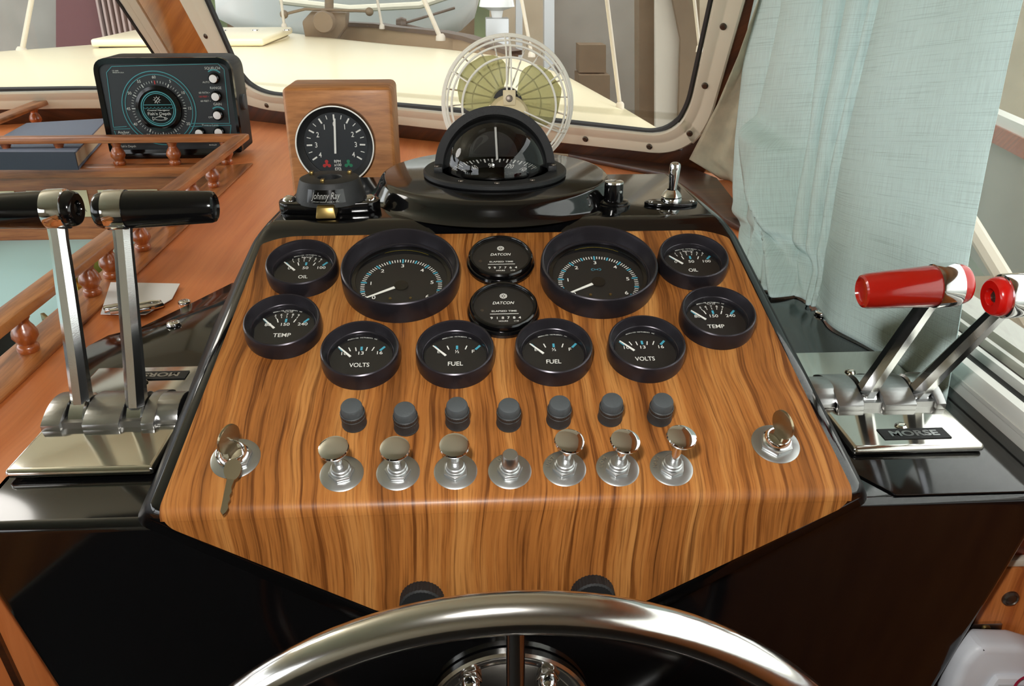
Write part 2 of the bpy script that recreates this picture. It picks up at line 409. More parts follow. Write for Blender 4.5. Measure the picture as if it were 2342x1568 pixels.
# counter (orange laminate) with the chart well cut out
b = MB()
apx = hz(450, 262, ZC)                # where the two windscreens meet
sillR = hz(1540, 392, ZC)
b.prism([(-0.515, .02, ZC), (-.40, .02, ZC), (-.40, .3, ZC), (.40, .3, ZC), (.42, .02, ZC), (.535, .02, ZC), (.535, 1.02, ZC), (sillR.x + .02, sillR.y + .03, ZC), (apx.x, apx.y + .02, ZC), (-1.9, hz(0, 286, ZC).y + (-1.9 - hz(0, 286, ZC).x) * (hz(0, 286, ZC).y - apx.y) / (hz(0, 286, ZC).x - apx.x), ZC), (-1.9, 1.25, ZC), (-0.515, 1.25, ZC)], (0, 0, -.02))
ctr = struct(b.done('trim_1', 'counter'), 'orange laminated counter under the windscreen')
# chart well behind the rails
sbox('trim_2', 'blueform', -1.9, -.515, -.3, 1.25, -.215, -.19, label='pale blue laminated chart table sunk below the counter')
sbox('trim_3', 'teakX', -1.9, -.5, 1.2505, 1.275, -.19, ZC - .0215, label='teak board forming the far side of the chart well')
sbox('trim_4', 'teakY', -.514, -.49, -.3, 1.25, -.19, ZC - .0215, label='teak board under the side rail')

# ---- windscreens: plane through sill line, raked aft
def wplane(A, B, rake):
    d = (B - A).normalized(); up = V((0, 0, 1)); n = V((d.y, -d.x, 0))
    if n.y > 0: n = -n
    u = (up * math.cos(rake) + n * math.sin(rake)).normalized()
    return A, d.cross(u).normalized(), d, u
RK = R(18)
wc = wplane(apx, hz(1520, 385, ZC), RK)
wl = wplane(apx, hz(0, 286, ZC), RK)
def rpoly(pts, rad, n=5):
    """round polygon corners; rad per point (px)"""
    out = []; k = len(pts)
    for i, p in enumerate(pts):
        p = V(p); r = rad[i]
        if not r: out.append(p); continue
        a = (V(pts[i - 1]) - p); c = (V(pts[(i + 1) % k]) - p)
        p0 = p + a.normalized() * r; p1 = p + c.normalized() * r
        for j in range(n + 1):
            t = j / n; out.append(p0 * (1 - t) ** 2 + p * 2 * t * (1 - t) + p1 * t * t)
    return out
def window(name, pl, inner, outer, rin, rout, screws, label):
    A, n, d, u = pl
    if n.dot(CP - A) < 0: n = -n
    root = bpy.data.objects.new(name, None); COL.objects.link(root); struct(root, label)
    N = 7
    I = [on(p.x, p.y, A, n) for p in rpoly(inner, rin, N)]; O = [on(p.x, p.y, A, n) for p in rpoly(outer, rout, N)]
    k = len(I); b = MB(); ctr_ = sum(I, V((0, 0, 0))) / k
    def lerp(t): return [i * (1 - t) + o * t for i, o in zip(I, O)]
    rings = [[p - n * .012 for p in I], [p + n * .004 for p in lerp(.03)], [p + n * .007 for p in lerp(.10)], [p + n * .007 for p in lerp(.42)], [p + n * .0065 for p in lerp(.44)],
             [p + n * .0065 for p in lerp(.51)], [p + n * .007 for p in lerp(.53)], [p + n * .007 for p in lerp(.94)], [p + n * .004 for p in lerp(1)], [p - n * .012 for p in lerp(1)]]
    vs = [p for r in rings for p in r]; fs = []
    for q in range(len(rings) - 1):
        for i in range(k): j = (i + 1) % k; fs.append((q * k + i, q * k + j, (q + 1) * k + j, (q + 1) * k + i))
    b.add(vs, fs); b.done('window_frame', 'frame', root)
    g = MB(); shr = lambda t: [p + (ctr_ - p).normalized() * t for p in I]
    r0 = [p + n * .002 for p in I]; r1 = [p + n * .0055 for p in shr(.003)]; r2 = [p + n * .003 for p in shr(.009)]; r3 = [p - n * .006 for p in shr(.010)]
    vs = r0 + r1 + r2 + r3; fs = []
    for q in range(3):
        for i in range(k): j = (i + 1) % k; fs.append((q * k + i, q * k + j, (q + 1) * k + j, (q + 1) * k + i))
    g.add(vs, fs); g.done('gasket', 'gasket', root)
    p = MB(); p.prism([q - n * .004 for q in shr(-.001)], -n * .004); p.done('pane', 'pane', root)
    for (x, y) in screws:
        c = on(x, y, A, n); s = MB(frame_mx(c + n * .007, d, u)); s.lathe([(.0062, 0), (.0062, .0012), (.0045, .003), (0, .0034)], 14)
        s.box(-.0035, .0035, -.0006, .0006, .0033, .0037); s.box(-.0006, .0006, -.0035, .0035, .0033, .0037)
        s.done('screw', 'screw', root)
    return root
window('window_1', wc,
       [(247, -450), (470, 0), (548, 176), (592, 212), (1100, 262), (1535, 306), (1578, 246), (1632, 0), (1731, -450)],
       [(154, -520), (414, 0), (536, 226), (590, 248), (1100, 304), (1560, 355), (1622, 290), (1705, 0), (1852, -520)],
       [40, 0, 30, 38, 0, 52, 40, 0, 60], [40, 0, 20, 50, 0, 70, 50, 0, 60],
       [(475, 80), (614, 238), (1342, 314), (1488, 331), (1580, 301), (1615, 192), (1657, 57)], 'cream framed windscreen pane ahead of the helm')
window('window_2', wl,
       [(-700, -420), (15, -420), (273, 0), (408, 203), (180, 205), (-200, 213), (-700, 225)],
       [(-780, -500), (-10, -500), (314, 0), (462, 246), (180, 247), (-200, 252), (-780, 262)],
       [40, 40, 0, 40, 0, 0, 40], [40, 40, 0, 40, 0, 0, 40],
       [(352, 82), (225, 233), (-60, 238)], 'cream framed port windscreen pane')
# mullion between the windscreens
def wallpoly(name, mtl, pl, px, off, th, label=None):
    A, n, d, u = pl
    if n.dot(CP - A) < 0: n = -n
    b = MB(); b.prism([on(x, y, A + n * off, n) for x, y in px], -n * th, bev=.002); return struct(b.done(name, mtl), label)
wallpoly('trim_5', 'mullion', wc, [(295, 30), (20, -500), (165, -500), (428, 0), (560, 262), (430, 262)], -.0005, .03, 'orange mahogany mullion between the windscreens')
wallpoly('trim_6', 'darkteak', wc, [(440, 246), (560, 235), (1100, 298), (1560, 345), (1600, 402), (1540, 394), (1300, 353), (1000, 324), (560, 287), (440, 268)], -.003, .025, 'dark teak sill under the windscreen')
wallpoly('trim_7', 'darkteak', wl, [(470, 238), (180, 240), (-700, 255), (-700, 300), (180, 282), (470, 276)], -.003, .02, 'dark teak sill under the port windscreen')
wallpoly('trim_8', 'darkteak', wc, [(1690, -20), (1840, -500), (1905, -500), (1745, -20), (1700, 180), (1650, 320), (1605, 405), (1545, 396), (1560, 340), (1618, 285)], -.002, .03, 'dark teak post beside the windscreen')
# header above the windscreens
for i, (pl, xa, xb) in enumerate(((wc, -100, 2000), (wl, -1100, 160))):
    A, n, d, u = pl
    if n.dot(CP - A) < 0: n = -n
    P0 = on(xa, -480, A, n); P1 = on(xb, -480, A, n); b = MB()
    b.prism([P0, P1, V((P1.x, P1.y - .1, .96)), V((P0.x, P0.y - .1, .96))], -n * .03); struct(b.done('wall_front', 'headliner'))

b = MB(); b.prism([hz(x, y, ZC + .010) for x, y in ((1300, 340), (1560, 374), (1640, 406), (1690, 470), (1700, 520), (1655, 498), (1600, 448), (1525, 396), (1300, 352))], (0, 0, -.0098), bev=.002); struct(b.done('trim_11', 'darkteak'), 'dark teak fillet along the foot of the windscreen')
# ---- starboard side window: aluminium sliding track, pane, upper rail
w3 = bpy.data.objects.new('window_3', None); COL.objects.link(w3); struct(w3, 'sliding side window in a white aluminium track')
b = MB()
tr = [(.438, ZC), (.438, -.003), (.440, .0), (.450, .0), (.4505, -.014), (.466, -.014), (.466, .003), (.4715, .003), (.472, -.014), (.487, -.014), (.487, .003), (.492, .003), (.4925, -.012), (.502, -.012), (.502, .006), (.534, .008), (.534, ZC)]
b.prism([(x, -1.4, z) for x, z in tr], (0, 2.02, 0)); b.done('window_track', 'alu', w3)
b = MB(); b.box(.4508, .4658, -1.4, .60, -.0138, -.006); b.box(.4722, .4868, -1.4, .60, -.0138, -.006); b.done('felt_strip', 'gasket', w3)
b = MB(); b.box(.4365, .438, -1.4, .60, -.018, -.014); b.done('track_ridge', 'alu', w3)
b = MB(); b.prism([(.493, -1.4, -.011), (.493, .95, -.011), (.493, .95, .62), (.493, -1.4, .62)], (.005, 0, 0)); b.done('pane', 'pane', w3)
b = MB(); b.prism([(.476, -1.4, -.005), (.476, .30, -.005), (.476, .30, .62), (.476, -1.4, .62)], (.005, 0, 0)); b.done('pane', 'pane', w3)
for y in (.062, .45):
    c = V((.438, y, -.010)) if y > .2 else vx(2287, 1018, .438)
    s = MB(frame_mx(c, (0, -1, 0), (0, 0, 1))); s.lathe([(.0048, 0), (.0048, .001), (.0035, .0022), (0, .0026)], 14); s.done('screw', 'chrome', w3)

# ================================================================ CONSOLE
con = thing('helm_console', 'glossy black moulded helm console with a wood-grain instrument panel', 'console', loc=(0, 0, 0))
def poly_mesh(vs, faces, bev, seg=3, sel=None):
    b = bmesh.new(); bv = [b.verts.new(v) for v in vs]
    for f in faces: b.faces.new([bv[i] for i in f])
    bmesh.ops.recalc_face_normals(b, faces=b.faces[:])
    ed = [e for e in b.edges if len(e.link_faces) == 2] if sel is None else [e for e in b.edges if sel(e)]
    if bev: bmesh.ops.bevel(b, geom=ed, offset=bev, segments=seg, affect='EDGES', profile=.5, clamp_overlap=True)
    return b
L0 = .284
pod = []
for sx in (-1, 1):
    pod += [(sx * .257, 0, -.001), (sx * .104, 0, -.1005), (sx * .231, L0, .1085), (sx * .2215, L0 + .012, ZS), (sx * .2105, .482, ZS),
            (sx * .279, .031, -.031), (sx * .322, .40, -.032), (sx * .31, .505, -.032), (sx * .126, .031, -.130)]
K = 9
fs = [(0, K, K + 2, 2), (2, K + 2, K + 3, 3), (3, K + 3, K + 4, 4), (4, K + 4, K + 7, 7), (0, 1, K + 1, K), (1, 8, K + 8, K + 1),
      (8, 5, 6, 7, K + 7, K + 6, K + 5, K + 8)]
for s in (0, K):
    fs += [(s + 0, s + 5, s + 8, s + 1), (s + 0, s + 2, s + 6, s + 5), (s + 2, s + 3, s + 6), (s + 3, s + 4, s + 7, s + 6)]
pb = poly_mesh(pod, fs, .0085, 4, lambda e: len(e.link_faces) == 2 and max(v.co.z for v in e.verts) > -.028 )
b = MB(); b.merge(pb); pod_ = b.done('pod', 'black', con, 30); pod_.data.materials.append(M['rimblack'])
for p_ in pod_.data.polygons:
    if abs(p_.normal.x) > .45: p_.material_index = 1
# lower body: front face and wings
low = [(-.4115, .030, ZC), (.4265, .030, ZC), (.300, .034, -.55), (-.292, .034, -.55), (-.4115, .30, ZC), (.4265, .30, ZC), (.300, .30, -.55), (-.292, .30, -.55)]
lb = poly_mesh(low, [(0, 1, 2, 3), (4, 7, 6, 5), (0, 4, 5, 1), (3, 2, 6, 7), (0, 3, 7, 4), (1, 5, 6, 2)], .008, 4)
b = MB(); b.merge(lb); b.done('console_body', 'black', con, 30)
for sgn, pts in ((-1, [(-.411, .25), (-.4381, .2969), (-.4395, .345), (-.4285, .3726), (-.4009, .3928), (-.3677, .459), (-.3341, .5316), (-.26, .56), (-.26, .25)]),
                 (1, [(.437, .034), (.437, .60), (.40, .66), (.345, .60), (.26, .56), (.26, .10), (.30, .034)])):
    b = MB(); b.prism([(x, y, ZC + .0004) for x, y in pts], (0, 0, .0014), bev=.0005); b.done('wing', 'black', con)
# wood laminate: panel and front apron folded over the edge
def panel_outline():
    pts = [(-.2455, 0), (-.2225, L0 / math.cos(AL) - .0125 + .0005), (-.2035, .3035), (.2035, .3035), (.2225, .2915), (.2455, 0)]
    return rpoly([V((x, y)) for x, y in pts], [0, .004, .016, .016, .004, 0], 6)
po = panel_outline()
vs = []
o_ = .0012
top = [V((p.x, 0, 0)) + PE * p.y + PN * o_ for p in po]
fold = []
nf = 7; rf = .007
apron = [V((-.2455, 0)), V((-.2405, -.0125)), V((-.100, -.0945)), V((.100, -.0945)), V((.2405, -.0125)), V((.2455, 0))]
ap = rpoly(apron, [0, .006, .004, .004, .006, 0], 5)
b = MB()
# panel face (starts rf after the fold), rounded fold, apron face
pts_top = [q if (p.y > 0) else q + PE * rf for p, q in zip(po, top)]
pts_ap = [V((p.x, -o_, p.y - (rf if p.y > -.001 else 0))) for p in ap]
tl, trr = pts_top[0], pts_top[-1]; al_, ar_ = pts_ap[0], pts_ap[-1]
b.quad(pts_top); b.quad(pts_ap)
prevs = (tl, trr)
c0 = V((0, -o_, 0)) + PN * 0 + V((0, 0, o_))
for i in range(1, nf + 1):
    t = i / nf
    def bz(a, c):
        m_ = V((a.x, -o_, o_ + .0002)); return a * (1 - t) ** 2 + m_ * 2 * t * (1 - t) + c * t * t
    cur = (bz(tl, al_), bz(trr, ar_)); b.add([prevs[0], prevs[1], cur[1], cur[0]], [(0, 1, 2, 3)]); prevs = cur
# edges
for ring, d in ((pts_top, -PN * .003), (pts_ap, V((0, .003, 0)))):
    for a, c in zip(ring, ring[1:]): b.add([a, c, c + d, a + d], [(0, 1, 2, 3)])
bmesh.ops.remove_doubles(b.b, verts=b.b.verts[:], dist=1e-5)
b.done('instrument_panel', 'panel', con, 50, label='wood-grain laminate instrument panel')
# raised round compass pedestal on the shelf
PC = V((0.001, .405, 0))
b = MB(MX.Translation((PC.x, PC.y, 0)))
b.lathe([(.134, ZS - .001), (.131, ZS + .0010), (.1285, ZS + .0035), (.1265, ZS + .0075), (.1245, ZS + .0120), (.1228, ZS + .0160), (.1205, ZS + .0188), (.1165, ZS + .020), (0, ZS + .020)], 80)
b.lathe([(.1185, ZS - .001), (.1185, -.0305), (0, -.0305)], 48)
b.done('compass_pedestal', 'black', con, 40)
def washer_screw(c, parent, r=.008, n=(0, 0, 1)):
    m = frame_mx(c, (1, 0, 0), (0, 1, 0))
    b = MB(m); b.lathe([(r, 0), (r, .0008), (r * .9, .0028), (r * .72, .0036), (r * .66, .003), (r * .6, .0036), (r * .3, .0042), (0, .0043)], 24)
    b.box(-r * .4, r * .4, -.0007, .0007, .0042, .0047); b.box(-.0007, .0007, -r * .4, r * .4, .0042, .0047)
    return b.done('screw', 'chrome', parent)
washer_screw(hz(397, 742, ZC + .0026), con); washer_screw(hz(1880, 718, ZC + .0026), con, .009)
o = washer_screw(hz(422, 693, ZC), None, .0078); tag(o, 'cup-washer screw in the orange counter beside the white card', 'screw')

# ================================================================ GAUGES
def small_bezel(root):
    b = MB(); b.lathe([(.0318, 0), (.0322, .004), (.0318, .0135), (.0312, .0155), (.0303, .0162), (.0294, .0158), (.0287, .0140), (.0268, .0075), (.0262, .0070), (.0258, .0074), (.0254, .0052), (.0254, .001)], 64)
    b.done('bezel', 'satin', root, 25)
    b = MB(); b.disc((0, 0), .0262, .0022, 48); b.done('dial', 'dial', root)
    b = MB(); b.lathe([(.0256, .0058), (0, .0058)], 48); b.done('lens', 'lens', root)
NZ_ = .0030
def needle(root, a, c, w=.0012):
    b = MB(); a = V(a); c = V(c); d = (c - a).normalized(); n = V((-d.y, d.x))
    pts = [a + n * w * .35, a - n * w * .35, c - n * w * .75, c + n * w * .75]
    b.prism([(p.x, p.y, .0036) for p in pts], (0, 0, .0005)); b.done('needle', 'white', root)
def gauge(kind, u, v, label):
    nm, cat = {'fuel': ('fuel_gauge', 'gauge'), 'volts': ('voltmeter', 'gauge'), 'temp': ('temperature_gauge', 'gauge'), 'oil': ('oil_pressure_gauge', 'gauge')}[kind]
    t = thing(nm, label, cat, pan_m(u, v, .001), 'small round gauges'); small_bezel(t)
    w = MB(); bl = MB(); z = .0026
    dx = {'fuel': .0013, 'volts': -.0008, 'temp': -.0002, 'oil': .001}[kind]
    bl.bar((-.0188 + dx, .0136), (-.0152 + dx, .0092), .0019, z); bl.bar((.0191 + dx, .0133), (.0152 + dx, .0088), .0019, z); bl.bar((dx, .0137), (dx, .0095), .0018, z)
    if kind == 'fuel':
        w.bar((-.0082 + dx, .0137), (-.0067 + dx, .0094), .0009, z); w.bar((.0082 + dx, .0134), (.0068 + dx, .0092), .0009, z)
        w.text('E', (-.0137, .0072), .003, z, 1.2); w.text('½', (dx, .007), .0034, z, 1.0); w.text('F', (.0146, .0068), .0034, z, 1.2); w.text('FUEL', (0, -.0066), .0044, z, width=.0122)
    elif kind == 'volts':
        for a in (-.0102, -.0048, .0044, .0099): w.bar((a * 1.05 + dx, .0130), (a * .87 + dx, .0088), .0008, z)
        w.text('10', (-.0145, .0064), .0034, z, 1.2); w.text('13', (dx, .0064), .0034, z, 1.2); w.text('16', (.0145, .0064), .0034, z, 1.2); w.text('VOLTS', (-.0012, -.0068), .0044, z, width=.0162)
    else:
        w.bar((-.0078 + dx, .0138), (-.0064 + dx, .0094), .0009, z); w.bar((.0082 + dx, .013), (.0066 + dx, .0092), .0009, z)
        nums = '56789' if kind == 'temp' else '123456'
        n = len(nums)
        for i, ch in enumerate(nums):
            f = -1 + 2 * i / (n - 1); x = f * (.0098 if kind == 'temp' else .013) + dx; y = .0190 - .0012 * f * f
            w.text(ch, (x, y), .0024, z, 1.1); w.bar((x * .96, y - .0018), (x * .86, y - .0040), .0005, z)
        if kind == 'temp':
            w.text('°C×10', (dx, .0224), .0019, z, 1.2)
            for s, x in (('80', -.0145), ('150', 0), ('240', .0145)): w.text(s, (x + dx, .0070), .0034, z, 1.15)
            w.text('TEMP', (-.0012, -.0058), .0043, z, width=.0146)
        else:
            w.text('kp/cm²', (dx, .0212), .0022, z, 1.2)
            for s, x in (('0', -.0145), ('50', 0), ('100', .0145)): w.text(s, (x + dx, .0060), .0034, z, 1.15)
            w.text('OIL', (dx * .3, -.0062), .0042, z, width=.0084)
    w.arctext('MEDALLION INSTRUMENTS INC', (dx, -.006), .0302, .0011, z, 113, 67)
    w.done('dial_markings', 'white', t); bl.done('scale_marks', 'blue', t)
    needle(t, (-.0192 + dx * .5, .0130), (-.0085 + dx * .5, .0014), .0013)
    return t
gauge('oil', -.1772, .2482, 'small OIL gauge at the top left corner of the wood panel')
gauge('oil', .1772, .2482, 'small OIL gauge at the top right corner of the wood panel')
gauge('temp', -.1837, .1742, 'small TEMP gauge below the left OIL gauge')
gauge('temp', .1837, .1742, 'small TEMP gauge below the right OIL gauge, beside the curtain')
gauge('volts', -.1166, .1392, 'small VOLTS gauge below the left large tachometer')
gauge('volts', .1166, .1392, 'small VOLTS gauge below the right large tachometer')
gauge('fuel', -.0401, .1381, 'FUEL gauge left of centre, next to the left VOLTS gauge')
gauge('fuel', .0401, .1381, 'FUEL gauge right of centre, next to the right VOLTS gauge')
def tacho(u, v, label, six, nang):
    t = thing('tachometer', label, 'tachometer', pan_m(u, v, .001), 'large tachometers')
    b = MB(); b.lathe([(.0518, 0), (.0524, .005), (.0522, .0195), (.0516, .0214), (.0506, .0222), (.0496, .0216), (.0488, .0195), (.0462, .0085), (.0452, .0080), (.0446, .0084), (.0442, .0060), (.0442, .0010)], 88)
    b.done('bezel', 'satin', t, 25)
    b = MB(); b.disc((0, 0), .0452, .0022, 64); b.done('dial', 'dial', t)
    b = MB(); b.lathe([(.0440, .0066), (.041, .0062), (.0405, .0045)], 64); b.done('inner_ring', 'gloss', t)
    b = MB(); b.ring((0, 0), .0402, .0406, .0046, 40, 55, 115); b.done('yellow_edge', 'yellow', t)
    b = MB(); b.lathe([(.0446, .0070), (0, .0070)], 64); b.done('lens', 'lens', t)
    w = MB(); bl = MB(); c = (0, -.007); z = .0026
    for i in range(61):
        a = R(211.5 - 243 * i / 60); cs, sn = math.cos(a), math.sin(a); five = i % 5 == 0
        ro, ri = (.0367, .0312) if i % 10 == 0 else ((.0365, .0322) if five else (.0362, .0326))
        (bl if five else w).bar((c[0] + ro * cs, c[1] + ro * sn), (c[0] + ri * cs, c[1] + ri * sn), .0015 if five else .0008, z)
        if i % 10 == 0:
            rn = .0275; w.text(str(i // 10), (c[0] + rn * cs, c[1] + rn * sn), .0042, z, 1.15)
    w.done('dial_markings', 'white', t)
    if six:
        for s in (-1, 1): bl.ring((s * .0030, .0108), .0012, .0016, z, 8, 60 if s < 0 else -120, 300 if s < 0 else 120); bl.bar((s * .0014, .0098), (s * .0014, .012), .0004, z)
        bl.bar((-.0016, .0108), (.0016, .0108), .0004, z)
    bl.done('scale_marks', 'blue', t)
    a = R(nang); cs, sn = math.cos(a), math.sin(a)
    needle(t, (c[0] + .0335 * cs, c[1] + .0335 * sn), (c[0] + .0065 * cs, c[1] + .0065 * sn), .0018)
    b = MB(); b.lathe([(.0062, .0024), (.0062, .0040), (0, .0042)], 20, MX.Translation((c[0], c[1], 0))); b.done('needle_hub', 'gloss', t)
    for x in (-.009, .0088):
        b = MB(); b.lathe([(.0015, .0024), (.0012, .0032), (0, .0034)], 10, MX.Translation((x, -.0232, 0))); b.done('screw', 'brass', t)
    return t
tacho(-.0883, .2342, 'large round tachometer at the left of the two hour meters', False, 208)
tacho(.0883, .2342, 'large round tachometer at the right of the two hour meters', True, 208)
def hourmeter(v, label, digits):
    t = thing('hour_meter', label, 'hour meter', pan_m(.0012, v, .001), 'hour meters')
    b = MB(); b.lathe([(.0308, 0), (.0312, .0035), (.0300, .0055), (.0290, .006), (.0290, .0072), (.0296, .0085), (.0292, .0105), (.0280, .0118), (.0266, .0120), (.0258, .0108), (.0255, .0090), (.0255, .003)], 64); b.done('bezel', 'gloss', t, 25)
    b = MB(); b.disc((0, 0), .0262, .0068, 48); b.done('dial', 'dial', t)
    b = MB(); b.lathe([(.0256, .0098), (0, .0098)], 48); b.done('lens', 'lens', t)
    w = MB(); z = .0072
    w.ring((.0006, .0145), .0026, .0032, z, 24); w.ring((.0006, .0145), .0014, .0018, z, 16); w.bar((.0006, .0135), (.0006, .0155), .0006, z)
    for q in range(8): a = R(45 * q + 22); w.bar((.0006 + .0018 * math.cos(a), .0145 + .0018 * math.sin(a)), (.0006 + .0028 * math.cos(a), .0145 + .0028 * math.sin(a)), .0006, z)
    w.text('DATCON', (.0003, .0058), .0033, z, width=.0188, shear=.25)
    w.text('ELAPSED TIME', (.0006, -.0045), .0018, z, width=.0215); w.bar((-.0118, -.0080), (.0128, -.0080), .0006, z)
    for i, ch in enumerate(digits): w.text(ch, (-.0105 + i * .0048, -.0128), .0028, z, 1.1)
    w.text('HOURS', (-.0006, -.0168), .0016, z, width=.0078); w.text('1/10', (.0105, -.0168), .0015, z, 1.1)
    w.done('dial_markings', 'white', t)
    b = MB(); b.lathe([(.0017, .0066), (.0014, .0074), (0, .0076)], 12, MX.Translation((-.0185, -.003, 0))); b.done('screw', 'screw', t)
hourmeter(.2574, 'black hour meter nearer the top edge of the panel, between the tachometers', '997764')
hourmeter(.1920, 'black hour meter below the first one, above the FUEL gauges', '918784')

# ================================================================ FUSE HOLDERS, PULL SWITCHES, KEYS
fz = [(-.1170, .0740), (-.0773, .0693), (-.0384, .0727), (.0005, .0705), (.0389, .0718), (.0788, .0731), (.1171, .0719)]
ordn = ['leftmost', 'second from the left', 'third from the left', 'middle', 'third from the right', 'second from the right', 'rightmost']
f0 = None
for i, (u, v) in enumerate(fz):
    lab = f'black screw-cap fuse holder, {ordn[i]} of the row of seven'
    tw = random.uniform(0, 3)
    m = rot_z(pan_m(u, v, .001), tw)
    if f0 is None:
        f0 = thing('fuse_holder', lab, 'fuse holder', m, 'fuse holders in a row')
        b = MB(); b.lathe([(.0094, 0), (.0096, .0010), (.0092, .0016), (.0092, .0100), (.0086, .0106), (0, .0106)], 32); b.done('base', 'knurl', f0)
        b = MB()
        n = 64; vs = []; fs_ = []
        prof = [(.0088, .0104), (.0091, .0112), (.0091, .0140), (.0086, .0146)]
        for r_, z in prof:
            for k in range(n):
                rr = r_ + (.0003 if (k % 2 and .011 < z < .0145) else 0); a = 2 * math.pi * k / n; vs.append((rr * math.cos(a), rr * math.sin(a), z))
        for q in range(3):
            for k in range(n): fs_.append((q * n + k, q * n + (k + 1) % n, (q + 1) * n + (k + 1) % n, (q + 1) * n + k))
        b.add(vs, fs_); b.done('knurled_ring', 'knurl', f0)
        b = MB(); b.lathe([(.0084, .0144), (.0081, .0198), (.0074, .0212), (.0066, .0216), (0, .0214)], 32); b.done('cap', 'grey', f0)
    else: dup(f0, m, lab)
ps = [(-.1222, .0277), (-.0816, .0274), (-.0400, .0268), (-.0006, .0258), (.0395, .0267), (.0784, .0254), (.1180, .0244)]
def hexnut(b, r, z0, z1, bore=0):
    vs = [(r * math.cos(R(60 * k)), r * math.sin(R(60 * k)), z) for z in (z0, z1) for k in range(6)]
    b.prism([V(v) for v in vs[:6]], (0, 0, z1 - z0), bev=.0005)
words = [None, None, None, 'U', 'INST', 'COM', 'NAVI']
lean = [(-4, 2), (0, 0), (0, 1), (0, 0), (3, 3), (4, 3), (4, 6)]
hts = [.026, .025, .027, 0, .028, .028, .031]
for i, (u, v) in enumerate(ps):
    lab = f'round chrome pull switch on a disc plate, {ordn[i]} of seven' if i != 3 else 'pull switch missing its knob, bare metal stem, middle of the row'
    t = thing('pull_switch', lab, 'switch', pan_m(u, v, .001), 'pull switches in a row')
    b = MB(); b.lathe([(.0158, 0), (.0158, .0004), (.0145, .0010), (.008, .0013), (0, .0013)], 48); b.done('plate', 'washer', t)
    b = MB(MX.Rotation(R((15, 0, 28, 5, 12, 12, 20)[i]), 4, 'Z')); hexnut(b, .0095, .0012, .0044); b.done('nut', 'washer', t)
    b = MB(); b.lathe([(.0075, .0040), (.0075, .0062), (.0068, .0068), (.0068, .0088), (.006, .0094), (0, .0094)], 32); b.done('bushing', 'washer', t)
    if words[i]:
        w = MB(); n = len(words[i]); w.arctext(words[i] + ' ', (0, 0), .0122, .0030, .0016, 172 if i != 3 else 128, (118 if n > 2 else 90)); w.done('lettering', 'chrome', t)
    tilt = MX.Rotation(R(lean[i][0]), 4, 'Y') @ MX.Rotation(R(-lean[i][1] * .6), 4, 'X')
    b = MB(tilt)
    if i == 3: b.lathe([(.0060, .006), (.0058, .0192), (.0050, .0205), (0, .0207)], 32); b.done('stem', 'washer', t)
    else:
        h = hts[i]; b.lathe([(.0033, .004), (.0033, h - .002), (.0036, h)], 24); b.done('stem', 'chrome', t)
        b = MB(tilt); b.lathe([(0, h - .0028), (.0052, h - .0024), (.0090, h - .0002), (.0106, h + .0022), (.0109, h + .0034), (.0104, h + .0046), (.0085, h + .0054), (.004, h + .0060), (0, h + .0061)], 48); b.done('knob', 'chrome', t)
for sx, lab in ((-1, 'chrome ignition switch at the left of the panel, with a key ring hanging'), (1, 'chrome ignition switch at the right edge of the panel')):
    t = thing('ignition_switch', lab, 'switch', pan_m(sx * .2008, .0437, .001), 'ignition switches')
    b = MB(); b.lathe([(.0180, 0), (.0180, .0005), (.0165, .0012), (.010, .0014), (0, .0014)], 48); b.done('plate', 'washer', t)
    b = MB(MX.Rotation(R(20), 4, 'Z')); hexnut(b, .0128, .0013, .0050); b.done('nut', 'washer', t)
    b = MB(); b.lathe([(.0105, .005), (.0105, .0062), (.0096, .0070), (.0096, .0086), (.0086, .0102), (.0080, .0104), (.0072, .0096), (0, .0096)], 40); b.done('barrel', 'chrome', t)
    k = thing('ignition_key', 'key standing in the left ignition switch' if sx < 0 else 'key standing in the right ignition switch', 'key', pan_m(sx * .2008, .0437, .001) @ MX.Rotation(R(62 if sx < 0 else 112), 4, 'Z'), 'ignition keys')
    b = MB(); pts = [(0.0108 * math.cos(2 * math.pi * q / 28), 0.0122 * math.sin(2 * math.pi * q / 28) + .0235) for q in range(28)]
    b.prism([(x, .0011, y) for x, y in pts], (0, -.0022, 0), bev=.0004); b.done('bow', 'key', k)
    b = MB(); b.box(-.0042, .0042, -.001, .001, .0030, .0145); b.done('blade', 'key', k)
# key ring and hanging key
base = pan_m(-.2008, .0437, .001)
b = MB(); cen = vy(531, 1025, .020); 
rc = base @ V((0.0005, -.004, .0185))
xx = V((1, 0, .05)).normalized(); yy = V((0, -.45, -.9)).normalized()
rc = rc + yy * .004
b.tube([rc + (xx * math.cos(2 * math.pi * q / 32) + yy * math.sin(2 * math.pi * q / 32)) * .0095 for q in range(32)], .0007, 8, True)
tag(b.done('key_ring', 'chrome'), 'thin split ring through the key of the left ignition switch', 'key ring')
kt = thing('spare_key', 'flat brass key hanging from the split ring over the panel edge', 'key', loc=(0, 0, 0))
hp = vy(533, 1062, .004); hb = vy(513, 1172, -.006); hq = vy(528, 1092, .001)
hp = pan_m(*(-.2008, .0437)).to_translation(); 
def atn(x, y, h): return on(x, y, PN * h, PN)
A0, A1, A2 = atn(535, 1048, .016), atn(528, 1098, .010), atn(512, 1172, .0036)
dn = (A2 - A1).normalized(); wd = PN.cross(dn).normalized(); nn = PN
b = MB(); d0 = (A1 - A0); pts = []
for q in range(20):
    a = 2 * math.pi * q / 20; pts.append((A0 + A1) / 2 + d0 * .5 * math.cos(a) + wd * .0062 * math.sin(a))
b.prism(pts, wd.cross(d0.normalized()) * .0016); b.done('bow', 'key', kt)
b = MB(); pts = [A1 - wd * .0026, A2 - wd * .0022, A2 + dn * .002]
